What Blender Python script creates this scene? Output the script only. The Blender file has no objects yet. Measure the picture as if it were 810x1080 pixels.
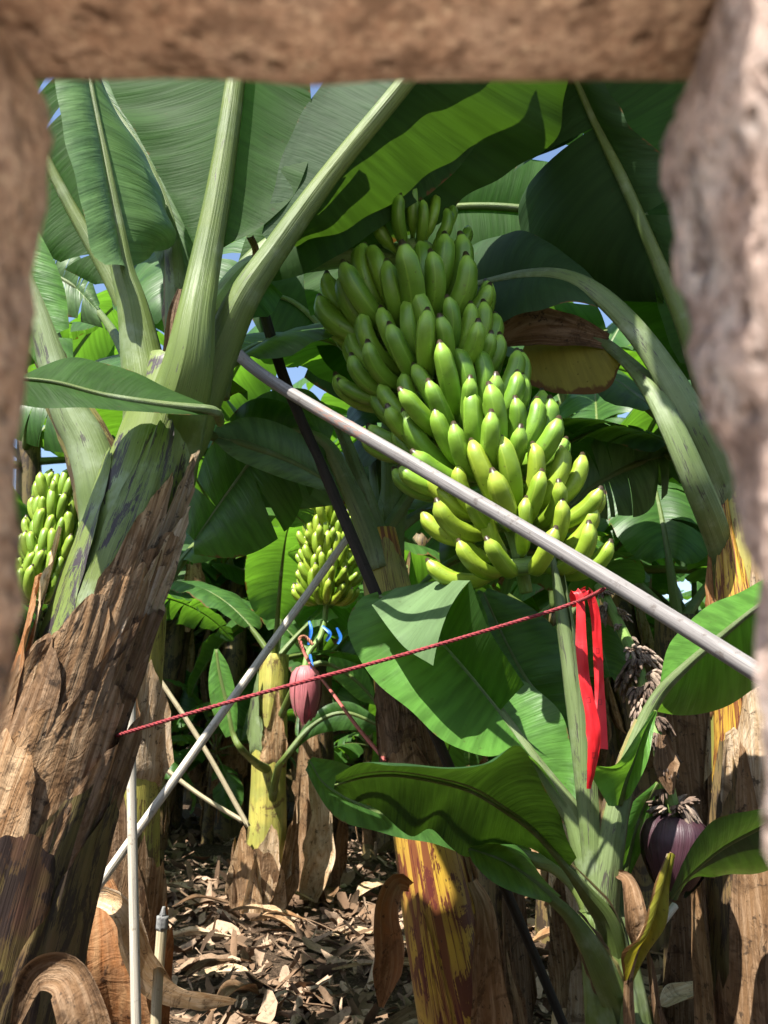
import bpy, math, random
import numpy as np
from mathutils import Vector, Matrix, noise as mnoise

SC = bpy.context.scene
COL = SC.collection
rng = random.Random(7)
R = math.radians

# ------------------------------------------------------------------ camera
CAMZ, PITCH, F = 1.2, R(13.2), 935.0          # focal length in pixels of an 810x1080 frame
CP, SP = math.cos(PITCH), math.sin(PITCH)
CAM = np.array([0, 0, CAMZ])

def P(px, py, Y):
    """world point seen at photo pixel (px, py), Y metres in front of the lens"""
    x, z = (px - 405) / F, (540 - py) / F
    d = np.array([x, CP - z * SP, SP + z * CP])
    return CAM + d * (Y / d[1])

def PL(lst, Y=None):
    out = []
    for q in lst:
        out.append(P(q[0], q[1], q[2] if len(q) > 2 else Y))
    return np.array(out)

def pxm(Y):                                    # metres per pixel at distance Y (approx)
    return Y / F

# ------------------------------------------------------------------ object helpers
ORG = {}

def link(o):
    COL.objects.link(o)
    return o

def thing(name, label, cat, loc, group=None):
    o = link(bpy.data.objects.new(name, None))
    o.empty_display_size = 0.1
    o.location = loc
    o['label'] = label
    o['category'] = cat
    if group:
        o['group'] = group
    ORG[o.name] = np.array(loc, float)
    return o

def tag(o, label, cat, group=None):
    o['label'] = label
    o['category'] = cat
    if group:
        o['group'] = group
    return o

def root_org(p):
    while p.parent is not None:
        p = p.parent
    return ORG.get(p.name, np.zeros(3))

class MB:
    def __init__(s):
        s.v, s.f, s.uv, s.mi = [], [], [], []
        s.n = 0
    def add(s, verts, faces, uvs=None, mi=0):
        verts = np.asarray(verts, float).reshape(-1, 3)
        s.v.append(verts)
        if uvs is None:
            uvs = np.zeros((len(verts), 2))
        s.uv.append(np.asarray(uvs, float))
        b = s.n
        for f in faces:
            s.f.append([i + b for i in f])
            s.mi.append(mi)
        s.n += len(verts)
        return s
    def mesh(s, name, mats, smooth=True, org=None):
        V = np.concatenate(s.v)
        if org is not None:
            V = V - org
        UV = np.concatenate(s.uv)
        me = bpy.data.meshes.new(name)
        me.from_pydata(V.tolist(), [], s.f)
        lay = me.uv_layers.new(name='UVMap')
        li = np.empty(len(me.loops), dtype=np.int32)
        me.loops.foreach_get('vertex_index', li)
        lay.data.foreach_set('uv', UV[li].astype(np.float32).ravel())
        if not isinstance(mats, (list, tuple)):
            mats = [mats]
        for m in mats:
            me.materials.append(m)
        if len(mats) > 1:
            me.polygons.foreach_set('material_index', s.mi)
        me.polygons.foreach_set('use_smooth', [smooth] * len(me.polygons))
        me.update()
        return me
    def build(s, name, mats, parent=None, smooth=True, own_origin=False):
        if parent is not None:
            me = s.mesh(name, mats, smooth, root_org(parent))
            o = link(bpy.data.objects.new(name, me))
            o.parent = parent
        else:
            V = np.concatenate(s.v)
            c = V.mean(0) if own_origin else None
            me = s.mesh(name, mats, smooth, c)
            o = link(bpy.data.objects.new(name, me))
            if own_origin:
                o.location = c
        return o

def cr(pts, n):
    """Catmull-Rom through pts, resampled to n points evenly by length"""
    pts = np.asarray(pts, float)
    if len(pts) == 2:
        t = np.linspace(0, 1, n)[:, None]
        return pts[0] * (1 - t) + pts[1] * t
    p = np.vstack([2 * pts[0] - pts[1], pts, 2 * pts[-1] - pts[-2]])
    out = []
    for i in range(1, len(p) - 2):
        t = np.linspace(0, 1, 24, endpoint=False)[:, None]
        a, b, c, d = p[i - 1], p[i], p[i + 1], p[i + 2]
        out.append(.5 * (2 * b + (c - a) * t + (2 * a - 5 * b + 4 * c - d) * t ** 2 + (3 * b - a - 3 * c + d) * t ** 3))
    out.append(pts[-1:])
    q = np.vstack(out)
    L = np.concatenate([[0], np.cumsum(np.linalg.norm(np.diff(q, axis=0), axis=1))])
    s = np.linspace(0, L[-1], n)
    return np.stack([np.interp(s, L, q[:, k]) for k in range(3)], 1)

def arclen(q):
    return np.concatenate([[0], np.cumsum(np.linalg.norm(np.diff(q, axis=0), axis=1))])

def nz(v):
    v = np.asarray(v, float)
    n = np.linalg.norm(v, axis=-1, keepdims=True)
    return v / np.maximum(n, 1e-9)

def grid_faces(n, m, wrap=False):
    f = []
    mm = m if wrap else m - 1
    for i in range(n - 1):
        for j in range(mm):
            a, b = i * m + j, i * m + (j + 1) % m
            f.append((a, b, b + m, a + m))
    return f

def frames(path, ref=(0, -1, 0)):
    """tangent T, A (towards the camera side), B = to the right"""
    T = nz(np.gradient(path, axis=0))
    ref = np.array(ref, float)
    A = nz(ref - T * (T @ ref)[:, None])
    B = np.cross(T, A)
    return T, A, B

def tube(mb, path, rad, sides=10, wob=0.0, flat=1.0, ref=(0, -1, 0), caps=True, seed=0, mi=0):
    path = np.asarray(path, float)
    n = len(path)
    rad = np.interp(np.linspace(0, 1, n), np.linspace(0, 1, len(rad)), rad) if np.ndim(rad) else np.full(n, rad)
    T, A, B = frames(path, ref)
    L = arclen(path)
    V, U = [], []
    for i in range(n):
        for j in range(sides + 1):
            a = 2 * math.pi * (j % sides) / sides
            r = rad[i]
            if wob:
                r *= 1 + wob * mnoise.noise(Vector((math.cos(a) * 1.3 + seed, math.sin(a) * 1.3, L[i] * 3.0)))
                r *= 1 + .5 * wob * mnoise.noise(Vector((math.cos(a) * 3 + seed, math.sin(a) * 3, L[i] * 1.0 + 9)))
            V.append(path[i] + (A[i] * math.cos(a) * flat + B[i] * math.sin(a)) * r)
            U.append((L[i], j / sides))
    fs = grid_faces(n, sides + 1)
    if caps:
        fs.append(tuple(range(sides))[::-1])
        b = (n - 1) * (sides + 1)
        fs.append(tuple(b + j for j in range(sides)))
    mb.add(V, fs, U, mi)
    return mb

# ------------------------------------------------------------------ materials
class NT:
    def __init__(s, name):
        s.m = bpy.data.materials.new(name)
        s.m.use_nodes = True
        s.t = s.m.node_tree
        s.t.nodes.clear()
        s.out = s.t.nodes.new('ShaderNodeOutputMaterial')
    def n(s, typ, **kw):
        nd = s.t.nodes.new('ShaderNode' + typ)
        for k, v in kw.items():
            setattr(nd, k, v)
        return nd
    def set(s, sock, v):
        if hasattr(v, 'is_output') and v.is_output:
            s.t.links.new(v, sock)
        else:
            if sock.type == 'RGBA' and len(v) == 3:
                v = (*v, 1)
            sock.default_value = v
    def math(s, op, a, b=0.0, c=0.0, clamp=False):
        nd = s.n('Math', operation=op, use_clamp=clamp)
        s.set(nd.inputs[0], a); s.set(nd.inputs[1], b); s.set(nd.inputs[2], c)
        return nd.outputs[0]
    def mix(s, f, a, b, blend='MIX'):
        nd = s.n('Mix', data_type='RGBA', blend_type=blend)
        s.set(nd.inputs[0], f); s.set(nd.inputs[6], a); s.set(nd.inputs[7], b)
        return nd.outputs[2]
    def ramp(s, f, lo, hi, a=0.0, b=1.0):
        nd = s.n('MapRange', interpolation_type='SMOOTHSTEP')
        s.set(nd.inputs[0], f); s.set(nd.inputs[1], lo); s.set(nd.inputs[2], hi); s.set(nd.inputs[3], a); s.set(nd.inputs[4], b)
        return nd.outputs[0]
    def noise(s, vec, scale=1.0, detail=3.0, rough=.55, dist=0.0):
        nd = s.n('TexNoise')
        s.set(nd.inputs['Vector'], vec)
        nd.inputs['Scale'].default_value = scale
        nd.inputs['Detail'].default_value = detail
        nd.inputs['Roughness'].default_value = rough
        nd.inputs['Distortion'].default_value = dist
        return nd.outputs[0]
    def comb(s, x, y, z=0.0):
        nd = s.n('CombineXYZ')
        s.set(nd.inputs[0], x); s.set(nd.inputs[1], y); s.set(nd.inputs[2], z)
        return nd.outputs[0]
    def uv(s):
        tc = s.n('TexCoord')
        sp = s.n('SeparateXYZ')
        s.t.links.new(tc.outputs['UV'], sp.inputs[0])
        return sp.outputs[0], sp.outputs[1]
    def obj(s):
        return s.n('TexCoord').outputs['Object']
    def rnd(s):
        return s.n('ObjectInfo').outputs['Random']
    def bump(s, h, strength=.3, dist=.005, nrm=None):
        nd = s.n('Bump')
        nd.inputs['Strength'].default_value = strength
        nd.inputs['Distance'].default_value = dist
        s.set(nd.inputs['Height'], h)
        if nrm is not None:
            s.set(nd.inputs['Normal'], nrm)
        return nd.outputs[0]
    def bsdf(s, col, rough=.5, nrm=None, spec=.5, **kw):
        nd = s.n('BsdfPrincipled')
        s.set(nd.inputs['Base Color'], col)
        s.set(nd.inputs['Roughness'], rough)
        nd.inputs['Specular IOR Level'].default_value = spec
        if nrm is not None:
            s.set(nd.inputs['Normal'], nrm)
        for k, v in kw.items():
            s.set(nd.inputs[k], v)
        return nd.outputs[0]
    def done(s, sh):
        s.t.links.new(sh, s.out.inputs['Surface'])
        return s.m

def leaf_mat(name, top, top2, under, trans, tf=.42, brown=.025, veinamt=.6, rough=.43, spots=.4):
    t = NT(name)
    u, v = t.uv()
    av = t.math('ABSOLUTE', v)
    s = t.math('MULTIPLY_ADD', av, .05, u)
    rnd = t.math('MULTIPLY', t.rnd(), 40.0)
    sv = t.math('ADD', t.math('MULTIPLY', v, .9), rnd)
    fine = t.noise(t.comb(t.math('MULTIPLY', s, 190), sv, 0.0), 1, 1.5)
    mid = t.noise(t.comb(t.math('MULTIPLY', s, 45), t.math('MULTIPLY', sv, 1.2), 4.0), 1, 2)
    wide = t.noise(t.comb(t.math('MULTIPLY', s, 9), t.math('MULTIPLY', sv, 1.4), 8.0), 1, 3)
    patch = t.noise(t.obj(), 5.0, 4, .6)
    spk = t.noise(t.obj(), 90.0, 2, .5)
    c = t.mix(t.ramp(wide, .3, .7), top, top2)
    c = t.mix(t.math('MULTIPLY', t.ramp(mid, .35, .65), veinamt), c, tuple(x * .45 for x in top))
    c = t.mix(t.math('MULTIPLY', t.ramp(patch, .55, .75), .35), c, tuple(min(1, x * 1.5 + .012) for x in top2))
    cu = t.mix(t.ramp(wide, .3, .7), under, tuple(x * .72 for x in under))
    cu = t.mix(t.math('MULTIPLY', t.ramp(mid, .35, .65), veinamt * .8), cu, tuple(x * .6 for x in under))
    back = t.n('NewGeometry').outputs['Backfacing']
    base = t.mix(back, c, cu)
    ribm = t.ramp(av, .012, .03, .7, 0)
    base = t.mix(ribm, base, (.20, .27, .09))
    # dark specks, scars and dry margins
    base = t.mix(t.math('MULTIPLY', t.ramp(spk, .68, .74), spots), base, (.05, .035, .015))
    em = t.math('ADD', av, t.math('MULTIPLY', t.math('SUBTRACT', patch, .5), .5 + brown))
    em = t.math('ADD', em, t.math('MULTIPLY', t.math('SUBTRACT', mid, .5), .25))
    ebr = t.ramp(em, 1.06 - brown, 1.12 - brown)
    base = t.mix(ebr, base, (.16, .085, .03))
    tc = t.mix(t.math('MULTIPLY', t.ramp(mid, .35, .7), veinamt * 1.2), trans, tuple(x * .5 for x in trans))
    tc = t.mix(t.ramp(wide, .35, .65, 0, .35), tc, tuple(x * .6 for x in trans))
    tc = t.mix(ebr, tc, (.12, .05, .01))
    h = t.math('ADD', t.math('MULTIPLY', fine, .35), t.math('ADD', mid, t.math('MULTIPLY', wide, 1.2)))
    nrm = t.bump(h, .42, .006)
    pb = t.bsdf(base, t.mix(back, (rough,) * 3, (.62,) * 3), nrm, **{'Specular IOR Level': t.math('MULTIPLY_ADD', back, -.28, .42)})
    tr = t.n('BsdfTranslucent')
    t.set(tr.inputs[0], tc)
    t.set(tr.inputs[1], nrm)
    mx = t.n('MixShader')
    t.set(mx.inputs[0], t.math('SUBTRACT', tf, t.math('MULTIPLY', ribm, .4)))
    t.t.links.new(pb, mx.inputs[1]); t.t.links.new(tr.outputs[0], mx.inputs[2])
    return t.done(mx.outputs[0])

def stem_mat(name, a, b, dark=(.035, .022, .03), damt=.5, streak=.5, bloom=.35, rough=.52, dlo=.56, extra=None):
    """living stem: long fibres, waxy bloom, dark bruises"""
    t = NT(name)
    u, v = t.uv()
    o = t.obj()
    rnd = t.math('MULTIPLY', t.rnd(), 30.0)
    w = t.noise(o, 4.5, 3, .6, .6)
    st = t.noise(t.comb(t.math('MULTIPLY', v, 34), t.math('MULTIPLY', u, 2.6), rnd), 1, 3, .6, .4)
    st2 = t.noise(t.comb(t.math('MULTIPLY', v, 130), t.math('MULTIPLY', u, 9), rnd), 1, 2)
    pt = t.noise(t.comb(t.math('MULTIPLY', v, 5), t.math('MULTIPLY', u, 5), rnd), 1, 5, .7, 1.2)
    c = t.mix(t.ramp(w, .35, .65), a, b)
    c = t.mix(t.math('MULTIPLY', t.ramp(st, .4, .7), streak), c, tuple(x * .5 for x in a))
    c = t.mix(t.math('MULTIPLY', t.ramp(t.noise(o, 9, 4, .65), .5, .72), bloom), c, (.27, .32, .22))
    if extra:
        c = t.mix(t.math('MULTIPLY', t.ramp(st, .5, .58), extra[1]), c, extra[0])
    dk = t.math('MULTIPLY', t.ramp(t.math('ADD', pt, t.math('MULTIPLY', t.math('SUBTRACT', st2, .5), .35)), dlo, dlo + .05), damt)
    c = t.mix(dk, c, dark)
    sp = t.noise(t.comb(t.math('MULTIPLY', v, 90), t.math('MULTIPLY', u, 60), rnd), 1, 1)
    c = t.mix(t.math('MULTIPLY', t.ramp(sp, .72, .77), .7), c, (.03, .02, .012))
    h = t.math('ADD', st, t.math('MULTIPLY', st2, .5))
    return t.done(t.bsdf(c, rough, t.bump(h, .5, .004), .4))

def dry_mat(name, a, b, c3, rough=.8, tf=.12):
    """papery dead sheath or leaf"""
    t = NT(name)
    u, v = t.uv()
    o = t.obj()
    rnd = t.math('MULTIPLY', t.rnd(), 30.0)
    w = t.noise(o, 7, 4, .65, .8)
    st = t.noise(t.comb(t.math('MULTIPLY', v, 13), t.math('MULTIPLY', u, 3.0), rnd), 1, 5, .6, 1.8)
    st2 = t.noise(t.comb(t.math('MULTIPLY', v, 95), t.math('MULTIPLY', u, 12), rnd), 1, 3, .5, 1.2)
    wr = t.noise(t.comb(t.math('MULTIPLY', v, 9), t.math('MULTIPLY', u, 26), rnd), 1, 3, .5, 2.0)
    c = t.mix(t.ramp(w, .32, .62), a, b)
    c = t.mix(t.ramp(st, .42, .66), c, c3)
    c = t.mix(t.math('MULTIPLY', t.ramp(st2, .5, .7), .35), c, tuple(x * .4 for x in a))
    c = t.mix(t.ramp(t.noise(o, 11, 5, .7, 1.), .5, .68, 0, .75), c, tuple(x * .36 for x in a))
    sp = t.noise(o, 38, 3, .7)
    c = t.mix(t.math('MULTIPLY', t.ramp(sp, .58, .68), .75), c, (.025, .016, .010))
    hs = t.n('HueSaturation')
    t.set(hs.inputs['Value'], t.math('MULTIPLY_ADD', t.rnd(), .7, .65))
    t.set(hs.inputs['Color'], c)
    c = hs.outputs[0]
    h = t.math('ADD', t.math('ADD', st, t.math('MULTIPLY', wr, .9)), t.math('ADD', t.math('MULTIPLY', st2, .4), t.math('MULTIPLY', sp, .4)))
    pb = t.bsdf(c, rough, t.bump(h, .7, .007), .25)
    tr = t.n('BsdfTranslucent')
    t.set(tr.inputs[0], c)
    mx = t.n('MixShader'); mx.inputs[0].default_value = tf
    t.t.links.new(pb, mx.inputs[1]); t.t.links.new(tr.outputs[0], mx.inputs[2])
    return t.done(mx.outputs[0])

M = {}
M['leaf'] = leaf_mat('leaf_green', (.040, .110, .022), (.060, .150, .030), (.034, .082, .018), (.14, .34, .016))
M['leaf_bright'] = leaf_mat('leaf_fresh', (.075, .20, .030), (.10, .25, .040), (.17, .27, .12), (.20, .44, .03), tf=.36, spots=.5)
M['leaf_dark'] = leaf_mat('leaf_deep', (.030, .082, .028), (.045, .110, .032), (.034, .072, .026), (.055, .125, .008), tf=.28)  # deep green leaf; translucency cut down to stand in for shade
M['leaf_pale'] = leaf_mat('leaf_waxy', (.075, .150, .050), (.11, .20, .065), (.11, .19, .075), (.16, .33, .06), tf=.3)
M['leaf_yellow'] = leaf_mat('leaf_yellowing', (.30, .26, .03), (.22, .25, .03), (.36, .30, .07), (.42, .36, .02), tf=.42, brown=.22, spots=.9)
M['leaf_back'] = leaf_mat('leaf_rows', (.042, .115, .022), (.070, .165, .032), (.09, .155, .07), (.16, .38, .022), brown=.06)
M['margin'] = stem_mat('stalk_margin', (.20, .17, .05), (.16, .15, .04), dark=(.05, .025, .012), damt=.9, streak=.6, bloom=.1, dlo=.48)
M['petiole'] = stem_mat('petiole_green', (.095, .135, .024), (.075, .115, .026), damt=.7, streak=.3, bloom=.30, dlo=.66)
M['petiole_pale'] = stem_mat('petiole_pale', (.10, .145, .042), (.14, .185, .075), damt=.8, streak=.35, bloom=.5, dlo=.60)
M['stem_green'] = stem_mat('stem_green', (.115, .155, .028), (.14, .185, .05), dark=(.030, .018, .028), damt=.95, streak=.35, bloom=.55, dlo=.51)
M['stem_yellow'] = stem_mat('stem_yellow', (.50, .32, .035), (.34, .19, .035), dark=(.085, .014, .012), damt=.9, streak=.6, bloom=0., dlo=.53, extra=((.13, .025, .014), .85))
M['stem_brown'] = stem_mat('stem_brown', (.13, .10, .03), (.15, .09, .04), dark=(.022, .013, .010), damt=.85, streak=.7, bloom=.05, dlo=.50, rough=.6)
M['stem_yg'] = stem_mat('stem_yellow_green', (.38, .33, .07), (.24, .24, .05), dark=(.09, .045, .02), damt=.8, streak=.7, bloom=.12, dlo=.54)
M['stem_maroon'] = stem_mat('stem_maroon', (.065, .028, .018), (.10, .075, .022), dark=(.02, .012, .010), damt=.95, streak=.6, bloom=.0, dlo=.50, rough=.5)
M['dry'] = dry_mat('dry_sheath', (.155, .078, .032), (.26, .15, .07), (.40, .27, .155))
M['dry_dark'] = dry_mat('dry_sheath_dark', (.10, .052, .024), (.16, .09, .042), (.24, .155, .09))
M['dry_pale'] = dry_mat('dry_sheath_pale', (.34, .21, .105), (.44, .31, .18), (.54, .42, .29))
M['dry_orange'] = dry_mat('dry_sheath_rust', (.34, .13, .035), (.26, .12, .05), (.40, .22, .10))

# bananas: uv.x runs 0..1 from stalk to tip
def banana_mat(name, a, b):
    t = NT(name)
    u, v = t.uv()
    o = t.obj()
    rr = t.rnd()
    c = t.mix(rr, a, b)
    c = t.mix(t.ramp(t.noise(o, 22, 3), .4, .7, 0, .45), c, tuple(x * .62 for x in a))
    c = t.mix(t.ramp(u, .12, .0, 0, .5), c, (.10, .17, .03))
    c = t.mix(t.ramp(u, .80, .93, 0, .7), c, tuple(x * 1.25 + .03 for x in b))
    # faces between the ridges
    rid = t.math('ABSOLUTE', t.math('SUBTRACT', t.math('FRACT', t.math('MULTIPLY', v, 5.0)), .5))
    c = t.mix(t.ramp(rid, .38, .5, 0, .3), c, tuple(x * 1.3 + .02 for x in b))
    c = t.mix(t.ramp(u, .940, .962), c, (.040, .026, .013))
    bl = t.noise(o, 26, 5, .75)
    c = t.mix(t.ramp(bl, .63, .70, 0, .65), c, (.075, .060, .018))
    sp = t.noise(o, 130, 2)
    c = t.mix(t.math('MULTIPLY', t.ramp(sp, .68, .74), .6), c, (.05, .04, .01))
    return t.done(t.bsdf(c, .40, t.bump(t.noise(o, 60, 3), .15, .003), .45, **{'Subsurface Weight': .0}))
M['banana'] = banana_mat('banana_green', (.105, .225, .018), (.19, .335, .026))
M['banana_lit'] = banana_mat('banana_sunlit', (.165, .275, .018), (.28, .365, .028))  # brighter copy of the fruit colour: sunlight on it is painted in
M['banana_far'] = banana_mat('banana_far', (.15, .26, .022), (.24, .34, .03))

def plain_noise(name, a, b, scale=20, rough=.6, bump=.3, spec=.4, detail=4, dist=.004):
    t = NT(name)
    n = t.noise(t.obj(), scale, detail, .6)
    c = t.mix(t.ramp(n, .35, .65), a, b)
    return t.done(t.bsdf(c, rough, t.bump(n, bump, dist), spec))

def pole_mat(name, a, b, scar=(.30, .17, .13), samt=.0, rough=.55):
    t = NT(name)
    u, v = t.uv()
    n = t.noise(t.comb(t.math('MULTIPLY', v, 9), t.math('MULTIPLY', u, 5), 0), 1, 5, .65)
    n2 = t.noise(t.comb(t.math('MULTIPLY', v, 40), t.math('MULTIPLY', u, 6), 3), 1, 3, .6)
    c = t.mix(t.ramp(n, .3, .7), a, b)
    c = t.mix(t.ramp(n2, .5, .68, 0, .65), c, tuple(x * .45 for x in a))
    sp = t.noise(t.obj(), 55, 4, .7)
    c = t.mix(t.ramp(sp, .58, .68, 0, .6), c, (a[0] * .45, a[1] * .36, a[2] * .28))
    if samt:
        w = t.n('TexWave', wave_type='BANDS', bands_direction='X')
        t.set(w.inputs['Vector'], t.comb(t.math('ADD', u, t.math('MULTIPLY', v, .1)), v, 0))
        w.inputs['Scale'].default_value = 9
        w.inputs['Distortion'].default_value = 9
        zone = t.ramp(t.math('ABSOLUTE', t.math('SUBTRACT', u, .54)), .05, .10, 1, 0)
        c = t.mix(t.math('MULTIPLY', t.math('MULTIPLY', t.ramp(w.outputs[1], .55, .7), zone), samt), c, scar)
    return t.done(t.bsdf(c, rough, t.bump(t.math('ADD', n, n2), .35, .002), .35))
M['pole_grey'] = pole_mat('pole_weathered', (.16, .148, .14), (.26, .24, .225), samt=.8)
M['pole_white'] = pole_mat('pole_pale', (.40, .36, .29), (.54, .49, .41))
M['pole_dark'] = pole_mat('pole_dark', (.020, .016, .013), (.040, .032, .026), rough=.9)  # dark wood, deepened further to carry the shade on its lower part
M['pole_tan'] = pole_mat('pole_tan', (.34, .28, .17), (.44, .38, .25))
M['cap'] = plain_noise('stake_cap', (.10, .10, .10), (.2, .2, .19), 60)
M['rope'] = plain_noise('red_rope', (.27, .026, .030), (.16, .024, .028), 160, .75, .6)
M['cord'] = plain_noise('faded_cord', (.42, .11, .09), (.33, .08, .07), 150, .75, .5)
M['twine'] = plain_noise('twine', (.36, .17, .09), (.26, .10, .06), 150, .8, .5)
M['blue'] = plain_noise('blue_plastic', (.015, .10, .40), (.02, .15, .5), 50, .4, .2)
M['bud'] = stem_mat('bud_bract', (.34, .085, .105), (.42, .14, .15), dark=(.06, .02, .03), damt=.5, streak=.55, bloom=.22, dlo=.6, rough=.5)
M['bud_dark'] = stem_mat('bud_bract_dark', (.030, .011, .017), (.05, .018, .026), dark=(.02, .01, .015), damt=.5, streak=.5, bloom=.10, dlo=.6, rough=.45)
M['scar'] = plain_noise('flower_scar', (.15, .10, .07), (.06, .042, .032), 70, .9, .6)
M['scar_pale'] = plain_noise('flower_dry', (.30, .23, .17), (.13, .09, .07), 70, .9, .6)
M['rachis'] = stem_mat('rachis_green', (.14, .24, .05), (.18, .28, .07), damt=.4, streak=.3, bloom=.1)

def ribbon_mat():
    t = NT('red_ribbon')
    u, v = t.uv()                      # u metres along, v 0..1 across
    fu = t.math('ABSOLUTE', t.math('SUBTRACT', t.math('FRACT', t.math('DIVIDE', u, .105)), .5))
    fv = t.math('ABSOLUTE', t.math('SUBTRACT', v, .5))
    box = t.math('MULTIPLY', t.math('LESS_THAN', fu, .055), t.math('LESS_THAN', fv, .19))
    hole = t.math('MULTIPLY', t.math('LESS_THAN', fu, .037), t.math('LESS_THAN', fv, .12))
    mark = t.math('SUBTRACT', box, hole, clamp=True)
    n = t.noise(t.obj(), 30, 3)
    c = t.mix(n, (.70, .020, .025), (.52, .012, .018))
    c = t.mix(t.math('MULTIPLY', mark, .75), c, (.16, .005, .01))
    pb = t.bsdf(c, .45, t.bump(n, .2, .004), .4)
    tr = t.n('BsdfTranslucent'); t.set(tr.inputs[0], (.7, .02, .02))
    mx = t.n('MixShader'); mx.inputs[0].default_value = .3
    t.t.links.new(pb, mx.inputs[1]); t.t.links.new(tr.outputs[0], mx.inputs[2])
    return t.done(mx.outputs[0])
M['ribbon'] = ribbon_mat()

def stone_mat(name, a, b, pale, amt):
    t = NT(name)
    o = t.obj()
    n = t.noise(o, 38, 6, .7)
    n2 = t.noise(o, 130, 5, .7)
    vo = t.n('TexVoronoi'); t.set(vo.inputs['Vector'], o); vo.inputs['Scale'].default_value = 75
    pore = t.ramp(vo.outputs[0], .12, .34)
    c = t.mix(t.ramp(n, .32, .68), a, b)
    c = t.mix(t.math('MULTIPLY', t.ramp(t.noise(o, 22, 4, .6), .45, .68), amt), c, pale)
    c = t.mix(t.ramp(n2, .52, .66, 0, .75), c, tuple(x * .35 for x in a))
    n3 = t.noise(o, 240, 3, .7)
    c = t.mix(t.ramp(n3, .54, .66, 0, .7), c, tuple(min(.8, x * 1.5) for x in b))
    c = t.mix(t.ramp(n3, .46, .36, 0, .6), c, tuple(x * .4 for x in a))
    c = t.mix(t.math('MULTIPLY_ADD', t.ramp(t.noise(o, 55, 3, .6), .36, .50), -.75, .75), c, tuple(x * .42 for x in a))
    c = t.mix(t.math('MULTIPLY_ADD', pore, -.45, .45), c, tuple(x * .35 for x in a))
    h = t.math('ADD', t.math('MULTIPLY', n, 1.2), t.math('ADD', n2, t.math('MULTIPLY', pore, .8)))
    return t.done(t.bsdf(c, .92, t.bump(h, .9, .006), .15))
M['stone_warm'] = stone_mat('block_brown', (.47, .29, .185), (.60, .41, .28), (.56, .43, .33), .35)
M['stone_grey'] = stone_mat('block_pinkish', (.40, .28, .23), (.52, .40, .34), (.60, .56, .53), .8)

# ------------------------------------------------------------------ leaves
def half_blade(mb, Mid, Edge, N, side, bulge, wave, tears, rs, m=9, droop=0., gap=.25, phase=0., u0=0.):
    n = len(Mid)
    T = nz(np.gradient(Mid, axis=0))
    L = arclen(Mid) + u0
    w = np.linalg.norm(Edge - Mid, axis=1)
    cuts = [0] + sorted(set(c for c in tears if 2 < c < n - 2)) + [n - 1]
    s = np.linspace(0, 1, m + 1)
    for a, b in zip(cuts[:-1], cuts[1:]):
        if b - a < 1:
            continue
        k = b - a + 1
        dr = droop * rs.uniform(-.3, 1.0) if len(cuts) > 2 else 0.
        seglen = L[b] - L[a]
        V = np.zeros((k, m + 1, 3)); U = np.zeros((k, m + 1, 2))
        gA = gap * rs.uniform(.3, 1.) * (a > 0); gB = gap * rs.uniform(.3, 1.) * (b < n - 1)
        for ii in range(k):
            i = a + ii
            q = ii / max(1, k - 1)
            base = Mid[i] + (Edge[i] - Mid[i]) * s[:, None]
            wv = wave * (math.sin(L[i] * 21 + phase) + .6 * math.sin(L[i] * 47 + phase * 2.3)) * s ** 2
            off = (bulge * 4 * s * (1 - s) + wv - dr * s ** 1.6) * w[i]
            sh = (gA * (1 - q) - gB * q) * seglen * .5 * s ** 1.3
            V[ii] = base + N[i] * off[:, None] + T[i] * sh[:, None]
            U[ii, :, 0] = L[i]
            U[ii, :, 1] = s * side
        f = grid_faces(k, m + 1)
        if side > 0:
            f = [x[::-1] for x in f]
        mb.add(V.reshape(-1, 3), f, U.reshape(-1, 2))

def flip_if(mb, under):
    """orient faces so that the camera sees the upper side (or the underside)"""
    V = np.concatenate(mb.v)
    acc = 0
    for f in mb.f:
        a, b, c = V[f[0]], V[f[1]], V[f[2]]
        nn = np.cross(b - a, c - a)
        acc += nn @ (CAM - (a + b + c) / 3)
    if (acc > 0) == under:
        mb.f = [list(f[::-1]) for f in mb.f]

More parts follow.
